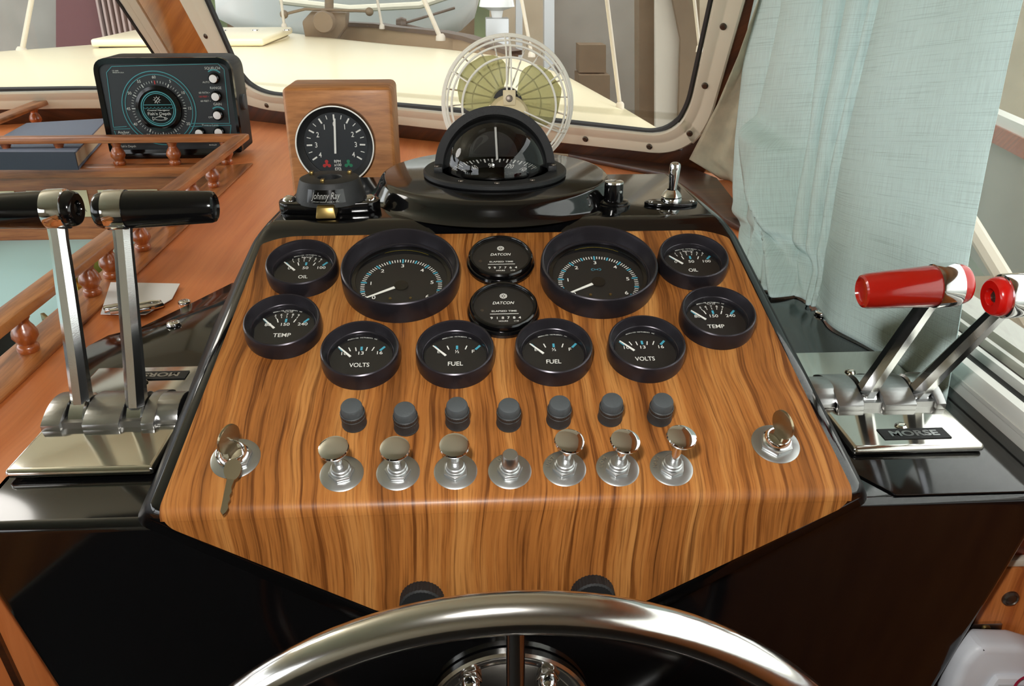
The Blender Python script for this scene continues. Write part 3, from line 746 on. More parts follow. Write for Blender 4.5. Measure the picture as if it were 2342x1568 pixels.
for q in range(7): t_ = q / 6; pts.append(A2 + (A1 - A2) * (t_ * .75) + wd * (.0028 if q % 2 else .0018))
pts += [A1 + wd * .0028]
b.prism(pts, nn * .0014); b.done('blade', 'key', kt)
# thumb screws low on the apron
for x, y, lab in ((965, 1378, 'knurled black thumb screw low on the apron, left of the wheel spoke'), (1356, 1363, 'knurled black thumb screw low on the apron, right of the wheel spoke')):
    c = vy(x, y, -.006); c.y = -.0012; t = thing('thumb_screw', lab, 'screw', frame_mx(c, (1, 0, 0), (0, 0, 1)), 'apron thumb screws')
    b = MB(); n = 72; vs = []; fs_ = []
    prof = [(.0165, 0), (.0165, .0095), (.0150, .0105)]
    for r_, z in prof:
        for k_ in range(n): rr = r_ - (.0006 if k_ % 2 else 0); a = 2 * math.pi * k_ / n; vs.append((rr * math.cos(a), rr * math.sin(a), z))
    for q in range(2):
        for k_ in range(n): fs_.append((q * n + k_, q * n + (k_ + 1) % n, (q + 1) * n + (k_ + 1) % n, (q + 1) * n + k_))
    fs_.append(tuple(range(2 * n, 3 * n))); b.add(vs, fs_); b.done('head', 'matte', t)
    b = MB(); b.lathe([(.006, .0105), (.005, .0125), (0, .0128)], 20); b.done('cap', 'knurl', t)

# ================================================================ STEERING WHEEL
TW = R(0)
WX = V((1, 0, 0)); WU = V((0, math.sin(TW), math.cos(TW)))
TOP = CP + ray(1180, 1400) * .468
RW = .245
wcn = TOP - WU * RW
sw = thing('steering_wheel', 'polished stainless steering wheel rim in front of the console', 'steering wheel', frame_mx(wcn, WX, WU))
b = MB(); b.tube([(RW * math.cos(2 * math.pi * q / 120), RW * math.sin(2 * math.pi * q / 120), 0) for q in range(120)], .0122, 24, True); b.done('rim', 'steel', sw)
for a in (90, 210, 330):
    b = MB(); cs, sn = math.cos(R(a)), math.sin(R(a)); b.tube([(RW * cs, RW * sn, 0), (RW * .6 * cs, RW * .6 * sn, -.008), (.02 * cs, .02 * sn, -.035)], .0056, 14); b.done('spoke', 'steel', sw)
b = MB(); b.lathe([(.012, -.11), (.012, -.06), (.034, -.055), (.038, -.04), (.034, -.025), (.015, -.018), (0, -.017)], 40); b.done('hub', 'steel', sw)
hf = thing('helm_flange', 'round steel mounting flange with dome nuts behind the steering wheel', 'flange', frame_mx((-.001, .0295, -.236), (1, 0, 0), (0, 0, 1)))
b = MB(); b.lathe([(.0705, 0), (.0705, .006), (.068, .0075), (.064, .0072), (.060, .005), (.056, .004), (.020, .004), (.020, .012), (0, .012)], 64); b.done('plate', 'steel', hf)
for x, z in ((-.0325, .0435), (.0315, .0425)):
    m = MX.Translation((x, z, .0042)); b = MB(m); hexnut(b, .0098, 0, .006)
    b.lathe([(.0080, .006), (.0078, .010), (.0060, .0145), (.003, .0165), (0, .017)], 24); b.done('dome_nut', 'chrome', hf)

# ================================================================ ENGINE CONTROLS
def housing_section(y0, y1, zt, n=14):
    return [(y0 + (y1 - y0) * q / n, zt * math.sin(math.pi * (.08 + .84 * q / n)) ** .75) for q in range(n + 1)]
def control(sx, label, x0, x1, y0, y1, levers, grip, capm, name_text, flip):
    zt = ZC + .0105
    t = thing('engine_control', label, 'engine control', loc=(0, 0, 0))
    b = MB(); b.box(min(x0, x1), max(x0, x1), y0, y1, ZC + .0019, zt, .0042, 4); b.done('base_plate', 'plate', t, label='polished metal base plate')
    # domed housing with two slots
    hy0, hy1 = .149, .211; xa, xb = ((x0 + .012, x1 - .003) if sx > 0 else (x0 + .003, x1 - .019))
    sec = housing_section(hy0, hy1, .0160)
    cuts = sorted(l[0] for l in levers)
    spans = []; cur = xa
    for c in cuts: spans.append((cur, c - .0092)); cur = c + .0092
    spans.append((cur, xb))
    b = MB()
    for a, c in spans: b.prism([(a, y, zt + z) for y, z in sec] + [(a, hy1, zt - .0004), (a, hy0, zt - .0004)], (c - a, 0, 0), bev=.0009)
    b.box(xa, xb, hy0 + .004, hy1 - .004, zt, zt + .006)
    b.done('housing', 'cast', t, 30)
    b = MB(); r_ = .021; pts = []
    xin = (xa + .002) if sx > 0 else (xb - .002)
    for q in range(13): a = math.pi * q / 12; pts.append((xin, .179 + .024 * math.cos(a), zt + .0165 * math.sin(a)))
    b.prism(pts, (-.020 * sx, 0, 0), bev=.001); b.done('end_boss', 'cast', t, 30)
    # name plate
    lx = (x0 + x1) / 2; ly = .108 if not flip else .252
    w_, h_ = .058, .0165
    m = frame_mx((lx + (.004 if sx > 0 else .008), ly, zt + .0003), (1, 0, 0) if not flip else (-1, 0, 0), (0, 1, 0) if not flip else (0, -1, 0))
    b = MB(m); b.box(-w_ / 2, w_ / 2, -h_ / 2, h_ / 2, 0, .0006); np_ = b.done('name_plate', 'matte', t)
    b = MB(m); b.text(name_text, (0, 0), .0080, .0009, width=.042, bold=.03); b.done('lettering', 'washer', np_)
    for sy in (.121 if not flip else .238, .226):
        if flip and sy == .226: continue
        b = MB(frame_mx((lx - .001, sy, zt), (1, 0, 0), (0, 1, 0))); b.lathe([(.0052, 0), (.0052, .0008), (.0038, .0024), (0, .003)], 20); b.box(-.003, .003, -.0006, .0006, .0027, .0033); b.done('screw', 'plate', t)
    # levers: (x, base y, top y, top z, grip direction)
    for lx_, by, ty, tz, gd, gl, dx in levers:
        A = V((lx_, by, zt + .012)); B = V((lx_ + dx, ty, tz)); d = (B - A).normalized(); side = V((1, 0, 0)); fw = side.cross(d)
        b = MB(); n = 12
        Lk = (B - A).length; vs = []; fs_ = []
        st = [(0, .0085, .0105), (.02, .0085, .0100), (.25, .0082, .0082), (.6, .0080, .0074), (.85, .0072, .0068), (.94, .0078, .0078), (1.0, .0085, .0085)]
        for q, (f, wx, wy) in enumerate(st):
            c = A + (B - A) * f
            for k in range(8):
                a = 2 * math.pi * (k + .5) / 8; ch = 1.0 if q < 5 else .95
                vs.append(c + side * wx * math.cos(a) * 1.05 + fw * wy * math.sin(a) * 1.05)
        for q in range(len(st) - 1):
            for k in range(8): fs_.append((q * 8 + k, q * 8 + (k + 1) % 8, (q + 1) * 8 + (k + 1) % 8, (q + 1) * 8 + k))
        fs_.append(tuple(range(8))); b.add(vs, fs_)
        # round foot in the slot
        b.lathe([(.0, -.0076), (.023, -.0076), (.0250, -.006), (.0250, .006), (.023, .0076), (0, .0076)], 36, frame_mx((lx_, .180, zt - .0072), (0, 1, 0), (0, 0, 1)))
        lv = b.done('lever', 'wornchrome', t, 28)
        m = frame_mx(B, fw, V((0, 0, 1)))            # local z along -X or +X, fix sign below
        zdir = V((gd, .0, .02 * gd if sx < 0 else .06 * gd)).normalized(); xref = V((0, 1, 0))
        m = frame_mx(B, xref, zdir.cross(xref))
        b = MB(m); b.lathe([(.0150, -.011), (.0166, -.0105), (.0170, -.008), (.0168, .004), (.0164, .0058), (.0150, .006)], 40); b.done('collar', 'chrome', lv)
        b = MB(m); b.lathe([(.0135, .004), (.0155, .0055), (.0156, .010), (.0146, gl * .5), (.0132, gl - .004), (.0122, gl - .001), (.0105, gl), (.0095, gl - .002), (0, gl - .0035)], 40); b.done('grip', grip, lv)
        b = MB(m); b.lathe([(.0150, -.010), (.0150, -.0150), (.0138, -.0182), (.0125, -.0192), (.0068, -.0192), (.0060, -.0175), (.0055, -.013), (0, -.013)], 40); b.done('end_cap', capm, lv)
        b = MB(m); hexnut(b, .0042, -.0168, -.012); b.done('bolt', 'screw', lv)
    return t
gz = ZC + .0105
Ltop0 = on(128, 478, (-.372, 0, 0), (1, 0, 0)); Ltop1 = on(255, 480, (-.3225, 0, 0), (1, 0, 0))
control(-1, 'chrome twin-lever engine control with black grips, left of the instrument panel', -.4005, -.283, .0885, .275,
        [(-.372, .178, Ltop0.y, Ltop0.z, -1, .088, -.001), (-.3225, .172, Ltop1.y, Ltop1.z, 1, .078, .0075)], 'gloss', 'gloss', 'MORSE', True)
Rtop0 = on(2178, 652, (.333, 0, 0), (1, 0, 0)); Rtop1 = on(2322, 675, (.381, 0, 0), (1, 0, 0))
control(1, 'chrome twin-lever engine control with red grips, below the curtain', .2880, .4020, .0885, .275,
        [(.333, .168, Rtop0.y, Rtop0.z, -1, .060, -.009), (.381, .166, Rtop1.y, Rtop1.z, 1, .074, 0)], 'red', 'redcap', 'MORSE', False)

# ================================================================ ON THE SHELF
ZD = ZS + .020
cm = thing('compass', 'black flush-mount compass with a hooded clear dome on the round pedestal', 'compass', loc=(.0015, .398, ZD))
b = MB(); b.lathe([(0, .0), (.074, 0), (.0762, .0018), (.0762, .0052), (.0748, .0066), (.0615, .0068), (.058, .0064)], 72); b.done('flange', 'matte', cm)
b = MB(); RD = .0545
b.lathe([(RD * math.cos(R(a)), .0065 + RD * .98 * math.sin(R(a))) for a in range(0, 91, 6)], 64); b.done('dome', 'dome', cm)
# hood: thick half shell over the back of the dome
b = MB(); ho, hi = .0640, .0555; vs = []; fs_ = []; n = 40
for yy_ in (-.004, .056):
    for r_ in (hi, ho):
        for k in range(n + 1):
            a = math.pi * k / n; q = r_ * (1 if yy_ < 0 else (.62 if r_ == ho else .50))
            vs.append((q * math.cos(a), yy_, .0066 + q * 1.02 * math.sin(a)))
N1 = n + 1
for k in range(n):
    fs_ += [(k, k + 1, N1 + k + 1, N1 + k), (2 * N1 + k, 3 * N1 + k, 3 * N1 + k + 1, 2 * N1 + k + 1), (k, 2 * N1 + k, 2 * N1 + k + 1, k + 1), (N1 + k, N1 + k + 1, 3 * N1 + k + 1, 3 * N1 + k)]
fs_.append(tuple(range(2 * N1, 3 * N1)))
b.add(vs, fs_)
for s in (-1, 1): b.box(s * .0598 - .0045, s * .0598 + .0045, -.020, .03, .0062, .0125, .001)
b.done('hood', 'matte', cm, 30)
YCC = .398
zf = vy(1135, 364, YCC + .044).z - ZD; zm = vy(1030, 389, YCC).z - ZD
def card_pt(r_, a, dz=0):
    x, y = r_ * math.cos(a), r_ * math.sin(a)
    return V((x, y, zm + (zf - zm) * y / .044 - (.046 - r_) * .42 + dz))
b = MB(); n = 48; vs = []; fs_ = []
for r_ in (.0465, .024, .001):
    vs += [card_pt(r_, 2 * math.pi * k / n, -.0006) for k in range(n)]
for q in range(2):
    for k in range(n): fs_.append((q * n + k, q * n + (k + 1) % n, (q + 1) * n + (k + 1) % n, (q + 1) * n + k))
b.add(vs, fs_); b.done('card', 'dial', cm)
w = MB()
for k in range(-15, 16):
    a = R(90 - k * 5.6 + 2.2); big = k % 2 == 0; r0, r1 = .0462, (.0405 if big else .0432); da = (.0009 if big else .00045) / .046
    w.add([card_pt(r0, a + da), card_pt(r0, a - da), card_pt(r1, a - da), card_pt(r1, a + da)], [(0, 1, 2, 3)])
def card_text(s_, ang, rc, h, sx=.95):
    a = R(ang); d = V((math.cos(a), math.sin(a), 0)); tn = V((d.y, -d.x, 0)); up = (card_pt(rc + .003, a) - card_pt(rc - .003, a)).normalized()
    ww = MB(frame_mx(card_pt(rc, a, .0004), tn, up)); ww.text(s_, (0, 0), h, 0, sx)
    for f in ww.b.faces: w.add([v.co.copy() for v in f.verts], [tuple(range(len(f.verts)))])
    ww.b.free()
for s_, ang in (('30', 160), ('60', 128), ('90', 95), ('120', 60), ('150', 27)): card_text(s_, ang, .0345, .0078, .62)
card_text('A', 95, .0240, .0075, .9)
w.done('card_markings', 'white', cm)
b = MB(); p0_ = vy(1133, 291, YCC + .036) - V((.0015, .398, ZD)); p1_ = vy(1137, 364, YCC + .046) - V((.0015, .398, ZD)); b.tube([p0_, p1_], .0013, 8); b.done('lubber_line', 'white', cm)
for x, y in ((0, -.067), (-.036, -.0565), (.036, -.0565), (-.0610, -.0155), (.0610, -.0155)):
    z = .0068 if y < -.03 else .0126
    b = MB(MX.Translation((x, y, z))); b.lathe([(.0029, 0), (.0026, .0008), (.001, .0008), (0, .0002)], 14); b.done('screw', 'screw', cm)

# swivel mount
jr = thing('swivel_mount', 'black swivel mount with a brass wedge lever, on the left end of the shelf', 'mount', loc=(-.1655, .344, ZS))
b = MB(); pts = []
for q in range(9): a = R(90 + 22.5 * q); pts.append((-.0405 + .0105 * math.cos(a), -.006 + .0150 * math.sin(a), .0))
pts += [(-.022, -.0235, 0), (.022, -.0235, 0)]
for q in range(9): a = R(-90 + 22.5 * q); pts.append((.0390 + .0105 * math.cos(a), -.006 + .0150 * math.sin(a), 0))
b.prism(pts, (0, 0, .0105), bev=.0012); b.done('base_bracket', 'gloss', jr, 30)
b = MB(); b.lathe([(.0350, .0095), (.0345, .0135), (.0330, .0190), (.0300, .0290), (.0290, .0312), (.0272, .0320), (.0125, .0320), (.0118, .0310), (.0118, .015), (0, .015)], 64); b.done('swivel_cone', 'matte', jr, 30)
for a in (35, 150, 262):
    b = MB(MX.Translation((.0225 * math.cos(R(a)), .0225 * math.sin(R(a)), .0318))); b.box(-.0018, .0018, -.0035, .0035, 0, .0032, .0005); b.done('peg', 'brass', jr)
# name plate on the cone front
m = frame_mx((0, -.0361, .0192), (1, 0, 0), (0, .34, .94)); b = MB(); vs = []; fs_ = []
for i in range(9):
    a = R(-90 + (i - 4) * 8.2)
    for z, r_ in ((.0138, .0348), (.0262, .0315)): vs.append((r_ * math.cos(a), r_ * math.sin(a), z))
for i in range(8): fs_.append((2 * i, 2 * i + 2, 2 * i + 3, 2 * i + 1))
b.add(vs, fs_); np_ = b.done('name_plate', 'gloss', jr)
vsT, fsT, wT = text_geo('Johnny Ray', .35); k = .0062 / .69
b = MB(); 
def wrapc(x, y, zc):
    z = zc + y; r_ = .0348 - (z - .0138) * .266 + .0003; a = R(-90) + x / r_; return (r_ * math.cos(a), r_ * math.sin(a), z)
sxT = .0290 / (wT * k)
b.add([wrapc(v.x * k * sxT, v.y * k, .0210) for v in vsT], fsT)
vsT, fsT, wT = text_geo('7775 HWY WALNUT GROVE, AL 35990'); k = .0011 / .69; sxT = .026 / (wT * k)
b.add([wrapc(v.x * k * sxT, v.y * k, .0153) for v in vsT], fsT); b.done('lettering', 'dimprint', np_)
b = MB(); b.prism([(-.0100, -.0420, .0006), (.0100, -.0420, .0006), (.0082, -.0395, .0120), (-.0082, -.0395, .0120)], (0, .018, .003), bev=.0014); b.done('wedge_lever', 'brass', jr)
for x in (-.0405, .0390):
    b = MB(MX.Translation((x, -.006, .0105))); b.lathe([(.0068, 0), (.0066, .0008), (.0052, .0030), (.0030, .0042), (0, .0045)], 28); b.done('bolt', 'chrome', jr)

kn = thing('dimmer_knob', 'small black knob with a chrome top, beside the toggle switch', 'knob', loc=hz(1404, 474, ZS) + V((0, .006, 0)))
b = MB(); b.lathe([(.0175, 0), (.0175, .0028), (.0155, .0036), (.0155, .005), (.013, .0062), (.010, .0064), (.010, .0095)], 40); b.done('skirt', 'gloss', kn)
b = MB(); b.lathe([(.0096, .0090), (.0096, .022), (.0094, .0238)], 40); b.done('body', 'gloss', kn)
b = MB(); b.lathe([(.0096, .0236), (.0094, .0252), (.0086, .0256), (0, .0256)], 40); b.done('cap', 'chrome', kn)
b = MB(frame_mx((.0052, -.0082, .0165), (.84, .54, 0), (0, 0, 1))); b.lathe([(.0016, .0), (.0014, .0012), (0, .0012)], 12); b.done('set_screw', 'washer', kn)
tg = thing('toggle_switch', 'chrome toggle switch on an oval black plate at the right end of the shelf', 'switch', loc=hz(1536, 470, ZS) + V((0, .004, 0)))
b = MB(); pts = [(.0275 * math.cos(2 * math.pi * q / 40), .0125 * math.sin(2 * math.pi * q / 40) * (1 if True else 1), 0) for q in range(40)]
b.prism(pts, (0, 0, .0036), bev=.0008); b.done('plate', 'gloss', tg, 30)
b = MB(); b.lathe([(.0105, .0034), (.0108, .0062), (.0100, .0078), (.0104, .0092), (.0085, .0125), (.0060, .0150), (.0050, .0158)], 36)
b.done('collar', 'chrome', tg, 40)
b = MB(MX.Rotation(R(2), 4, 'Y')); b.lathe([(.0040, .014), (.0042, .020), (.0052, .030), (.0056, .0395), (.0050, .0420), (.0030, .0434), (0, .0438)], 32); b.done('bat', 'chrome', tg)
for s in (-1, 1):
    b = MB(MX.Translation((s * .0215, -.001, .0034))); b.lathe([(.0028, 0), (.0026, .0008), (0, .0010)], 16); b.box(-.0018, .0018, -.0004, .0004, .0008, .0012); b.done('screw', 'chrome', tg)

# ================================================================ TACHOMETER BLOCK BEHIND THE SHELF
YB = .53
x0, x1 = vy(643, 210, YB).x, vy(895, 205, YB).x; ztop = vy(770, 200, YB).z
lean_m = MX.Translation((0, YB, ztop)) @ MX.Rotation(R(0), 4, 'X') @ MX.Translation((0, -YB, -ztop))
bl = tag(MB().done('block_seed', 'block'), None, None); bpy.data.objects.remove(bl)
b = MB(lean_m); hgt = (ztop - ZC) - .0005
b.box(x0, x1, YB, YB + .078, ztop - hgt, ztop, .0065, 3)
tag(b.done('gauge_block', 'block', None, 25), 'teak block standing behind the console, holding a round gauge', 'block')
gc = on(770, 327, (0, YB, ztop), lean_m.to_3x3() @ V((0, -1, 0)))
gm = frame_mx(gc + V((0, -.0005, 0)), (1, 0, 0), lean_m.to_3x3() @ V((0, 0, 1)))
rg = thing('shaft_speed_gauge', 'round twin-scale RPM gauge with a white rim, set in the teak block', 'gauge', gm)
GR = (vy(862, 330, YB).x - vy(679, 330, YB).x) / 2 * .985
b = MB(); b.lathe([(GR * .97, -.004), (GR, .002), (GR, .0125), (GR * .985, .0150)], 72); b.done('casing', 'gloss', rg)
b = MB(); b.lathe([(GR * .985, .0146), (GR * .985, .0158), (GR * .955, .0160), (GR * .95, .0150)], 72); b.done('rim', 'white', rg)
b = MB(); b.lathe([(GR * .955, .0152), (GR * .83, .0085), (GR * .80, .0080), (GR * .80, .005)], 72); b.done('inner_bezel', 'matte', rg)
b = MB(); b.disc((0, 0), GR * .84, .0055, 48); b.done('dial', 'navy', rg)
b = MB(); b.lathe([(GR * .83, .0088), (0, .0088)], 48); b.done('lens', 'lens2', rg)
w = MB(); z = .0058
for i in range(-8, 9):
    a = R(90 - i * 15.3); cs, sn = math.cos(a), math.sin(a); big = i % 2 == 0
    ro, ri = GR * .74, GR * (.60 if big else .64); w.bar((ro * cs, ro * sn), (ri * cs, ri * sn), .0018 if big else .0009, z)
    if big: w.text(str(abs(i // 2) if i >= 0 else abs(-i // 2)), (GR * .50 * cs, GR * .50 * sn), .0060, z, .85)
w.text('RPM', (0, -.0205), .0033, z, .9); w.text('x100', (0, -.0248), .0033, z, .9)
for q in range(4): pass
w.ring((0, -.0315), .0014, .0020, z, 16); w.bar((-.0032, -.0345), (-.0032, -.0285), .0007, z); w.bar((.0032, -.0345), (.0032, -.0285), .0007, z); w.bar((-.0034, -.0285), (.0034, -.0285), .0007, z); w.bar((-.0016, -.0318), (.0016, -.0318), .0006, z)
w.done('dial_markings', 'white', rg)
def prop(m_, cx, cy, name):
    p = MB()
    for q in range(3):
        a = R(90 + 120 * q); p.add([(cx + .0033 * math.cos(a) + .0021 * math.cos(s), cy + .0033 * math.sin(a) + .0021 * math.sin(s), .0058) for s in [2 * math.pi * k_ / 12 for k_ in range(12)]], [tuple(range(12))])
    p.disc((cx, cy), .0018, .0059, 12); p.done(name, m_, rg)
prop('redp', -.0130, -.0240, 'propeller_mark'); prop('greenp', .0130, -.0240, 'propeller_mark')
nd = MB(); nd.prism([(-.0009 + .0008, .0300, .0066), (.0006 + .0016, .0300, .0066), (-.0003, -.0110, .0066), (-.0026, -.0110, .0066)], (0, 0, .0006)); nd.done('needle', 'white', rg)

# ================================================================ FAN
YF = .72
fc = vy(1161, 236, YF); FR = (vy(1308, 236, YF).x - vy(1013, 236, YF).x) / 2
ax = V((0.02, -.90, .18)).normalized()                # motor side, towards the helm
fm = frame_mx(fc, (1, 0, 0), V((0, .2, 1)))
fm = frame_mx(fc, V((1, 0, 0)), V((0, .17, .98)))     # local z points towards the helm and a little up/down
fan = thing('fan', 'small off-white caged desk fan behind the compass', 'fan', fm)
def hoop(name, r_, z, rad, cy=0, n=72, seg=7, gap=None):
    b = MB(); b.tube([(r_ * math.cos(2 * math.pi * q / n), cy + r_ * math.sin(2 * math.pi * q / n), z) for q in range(n)], rad, seg, True); b.done(name, 'fanwhite', fan)
hoop('outer_hoop', FR, 0, .0024); hoop('outer_hoop', FR * .975, .006, .0018)
rings = [(FR * .93, .018), (FR * .86, .032), (FR * .70, .046)]
for r_, z in rings: hoop('cage_hoop', r_, z, .0016, -z * .12)
def wire(nm, a, rs, dx=0):
    b = MB(); cs, sn = math.cos(a), math.sin(a)
    b.tube([(cs * r_ - sn * dx, sn * r_ + cs * dx - z * .12, z) for r_, z in rs], .0012, 6); b.done(nm, 'fanwhite', fan)
front = [(FR, 0), (FR * .93, .018), (FR * .86, .032), (FR * .70, .046), (.02, .052)]
for a in (90, 205, 335): wire('support_wire', R(a), front, -.003); wire('support_wire', R(a), front, .003)
for a in (30, 150, 270): wire('support_wire', R(a), front[:4], 0)
back = [(FR, 0), (FR * .95, -.018), (FR * .80, -.030), (FR * .25, -.034)]
for k in range(22): wire('guard_wire', R(k * 360 / 22 + 4), back)
hoop('back_hoop', FR * .25, -.034, .0012); hoop('back_hoop', FR * .55, -.0325, .0010)
b = MB(); b.lathe([(0, .054), (.012, .053), (.024, .046), (.028, .034), (.029, .012), (.024, .004), (0, .003)], 40, MX.Translation((0, -.018, 0))); b.done('motor', 'fancream', fan, 40)
b = MB(); b.box(-.0085, .0085, -.004, .016, .0475, .0545, .001); b.done('bracket', 'fancream', fan)
b = MB(MX.Translation((0, .005, .0545))); b.lathe([(.0048, 0), (.0044, .0018), (0, .0026)], 18); b.done('screw', 'screw', fan)
b = MB(MX.Translation((.014, -.018, .048)) @ MX.Rotation(R(-25), 4, 'Y')); b.lathe([(.0036, 0), (.0036, .014), (.003, .0145), (.0028, .006), (0, .006)], 20); b.done('stud', 'fancream', fan)
def blade(a):
    b = MB(MX.Rotation(R(a), 4, 'Z') @ MX.Translation((0, -.0, -.004)))
    n, k = 12, 10; vs = []; fs_ = []
    for i in range(n + 1):
        f = i / n; r_ = .018 + (FR * .86 - .018) * f
        half = R(53) * math.sin(math.pi * (.16 + .80 * f)) ** .6 * (1.0 if f < .8 else math.sqrt(max(0.02, 1 - ((f - .8) / .2) ** 2)))
        for j in range(k + 1):
            s = -1 + 2 * j / k; t_ = half * s; vs.append((r_ * math.cos(t_), r_ * math.sin(t_), .011 * s * (1 - .35 * f)))
    for i in range(n):
        for j in range(k): p_ = i * (k + 1) + j; fs_.append((p_, p_ + 1, p_ + k + 2, p_ + k + 1))
    b.add(vs, fs_); b.done('blade', 'blade', fan, 60)
for a in (142, 12, 262): blade(a)
b = MB(); b.lathe([(0, .002), (.021, .001), (.0215, -.018), (.018, -.022), (0, -.023)], 32); b.done('blade_hub', 'matte', fan)
# stand down to the counter
b = MB(fm.inverted() @ MX.Translation((fc.x, YF + .03, ZC))); b.lathe([(.045, 0), (.045, .004), (.038, .012), (.010, .018), (.008, .06), (.008, fc.z - ZC - FR + .012), (0, fc.z - ZC - FR + .014)], 36); b.done('stand', 'fancream', fan)

# ================================================================ DEPTH SOUNDER
YD = 1.295
def fd(x, y): return vy(x, y, YD)
dl, dr = fd(224, 200).x, fd(538, 200).x; dt = fd(375, 131).z; db = ZC + .006
ds = thing('depth_sounder', 'black flasher depth sounder with a round dial behind the teak rail', 'depth sounder', loc=((dl + dr) / 2, YD, ZC))
dc = (dl + dr) / 2
def dm(): return frame_mx((0, 0, 0), (1, 0, 0), (0, 0, 1))
def L2(x, y):
    p = fd(x, y); return (p.x - dc, p.z - ZC)
b = MB(); hw = (dr - dl) / 2; hh = dt - ZC
out = rpoly([V((-hw, .012)), V((hw, .012)), V((hw, hh)), V((-hw, hh))], [.008, .008, .030, .030], 6)
b.prism([(p.x, .0, p.y) for p in out], (0, .085, 0), bev=.004); b.done('case', 'matte', ds, 30)
b = MB(); f1 = rpoly([V((-hw + .0, .012)), V((hw, .012)), V((hw, hh)), V((-hw, hh))], [.008, .008, .030, .030], 6)
f2 = rpoly([V((-hw + .010, .020)), V((hw - .007, .020)), V((hw - .007, hh - .011)), V((-hw + .010, hh - .011))], [.006, .006, .020, .020], 6)
n = len(f1); vs = [(p.x, .002, p.y) for p in f1] + [(p.x * .995, -.008, p.y) for p in f1] + [(p.x, -.007, p.y) for p in f2] + [(p.x, -.004, p.y) for p in f2]
b.add(vs, [(q * n + i, q * n + (i + 1) % n, (q + 1) * n + (i + 1) % n, (q + 1) * n + i) for q in range(3) for i in range(n)]); b.done('face_rim', 'gloss', ds, 40)
b = MB(); b.quad([(p.x, -.0045, p.y) for p in f2]); b.done('face', 'navy', ds)
b = MB(); b.box(-hw * .8, hw * .8, -.004, .07, 0, .013, .002); b.done('foot', 'gloss', ds)
FMX = frame_mx((0, -.0048, 0), (1, 0, 0), (0, 0, 1))
w = MB(FMX); te = MB(FMX); rd = MB(FMX)
dcn = L2(366, 247); pxm = abs(L2(466, 247)[0] - dcn[0]) / 100     # metres per pixel here
z = .0006
te.ring(dcn, 82 * pxm, 84 * pxm, z, 64); te.ring(dcn, 75 * pxm, 76.5 * pxm, z, 64)
inn = [L2(246, 150), L2(512, 146), L2(528, 278), L2(443, 281)]
def line(b_, pts, wd=.0012):
    for a, c in zip(pts, pts[1:]): b_.bar(a, c, wd, z)
line(te, [L2(262, 290), L2(246, 165), L2(258, 151), L2(500, 145), L2(514, 158), L2(527, 281), L2(440, 281)]); line(te, [L2(262, 290), L2(292, 288)])
line(te, [L2(262, 294), L2(300, 293)]); line(te, [L2(264, 298), L2(280, 347), L2(524, 340), L2(530, 285), L2(438, 288)])
for i in range(60):
    a = R(90 - i * 6); cs, sn = math.cos(a), math.sin(a); big = i % 5 == 0
    (rd if i == 0 else w).bar((dcn[0] + 62 * pxm * cs, dcn[1] + 62 * pxm * sn), (dcn[0] + (54 if big else 57) * pxm * cs, dcn[1] + (54 if big else 57) * pxm * sn), (2.2 if big else 1) * pxm, z)
    if big: w.text('60' if i == 0 else str(i), (dcn[0] + 70 * pxm * cs, dcn[1] + 70 * pxm * sn), 6.2 * pxm, z, 1)
def pt(b_, s, x, y, h, **k): b_.text(s, L2(x, y), h * pxm, z, **k)
pt(w, 'SQUELCH', 487, 155, 5.5, sx=1.0); pt(w, 'AUTO•', 474, 187, 4); pt(w, 'RANGE', 495, 200, 5.5); pt(w, '60 FATH •', 469, 211, 4); pt(rd, '120 FEET •', 468, 220, 3.6); pt(w, '60 FEET •', 472, 230, 4)
pt(w, 'GAIN', 499, 237, 5.5); pt(w, 'OFF •', 485, 267, 4); pt(w, 'Zone-a-Larm', 482, 285, 5); pt(w, 'Anchor', 285, 301, 6); pt(w, 'Watch', 292, 307, 5.5)
pt(w, "Fish'n Depth", 295, 333, 5); pt(w, 'MARLEY', 489, 330, 3.5); pt(w, 'CD 200R', 266, 161, 2.6); pt(w, 'MADE IN U.S.A.', 273, 165, 2.6)
for x, y in ((492, 178), (502, 262)): te.ring(L2(x, y), 17 * pxm, 20 * pxm, z, 16, 40, 130)
# dial hub
b = MB(FMX @ MX.Translation((dcn[0], dcn[1], 0))); b.lathe([(52 * pxm, .0002), (51 * pxm, .006), (44 * pxm, .007), (43 * pxm, .0045), (0, .0045)], 56); hub = b.done('dial_hub', 'gloss', ds, 30)
z = .0049
te.ring(dcn, 37 * pxm, 39.5 * pxm, z, 56); te.ring(dcn, 33.5 * pxm, 35 * pxm, z, 56)
def DP(x, y): return (dcn[0] + x * pxm, dcn[1] + y * pxm)
te.bar(DP(-33, 9), DP(33, 9), .0012, z)
for q in range(8): te.ring(DP(-29 + q * 8.3, 5), 4.0 * pxm, 4.8 * pxm, z, 10, 190, 350)
w.done('dial_markings', 'cream_print', ds); w = MB(FMX)
w.ring(DP(0, 20), 4.5 * pxm, 5.5 * pxm, z, 16); w.bar(DP(-6, 13), DP(7, 27), 1.2 * pxm, z)
for q in range(8): a = R(q * 45); w.bar(DP(6.5 * math.cos(a), 20 + 6.5 * math.sin(a)), DP(8.5 * math.cos(a), 20 + 8.5 * math.sin(a)), 1.0 * pxm, z)
w.text('Coastal Navigator', DP(0, -3), 3.6 * pxm, z, width=51 * pxm); w.text("Fish'n Depth", DP(0, -11), 6.5 * pxm, z, width=52 * pxm)
fish = [(-17, -25), (-17, -18), (-12, -21), (-4, -18), (6, -18.5), (13, -20), (17, -22), (12, -25), (2, -26), (-6, -25.5), (-12, -23), (-17, -26)]
for a, c in zip(fish, fish[1:]): w.bar(DP(*a), DP(*c), 1.0 * pxm, z)
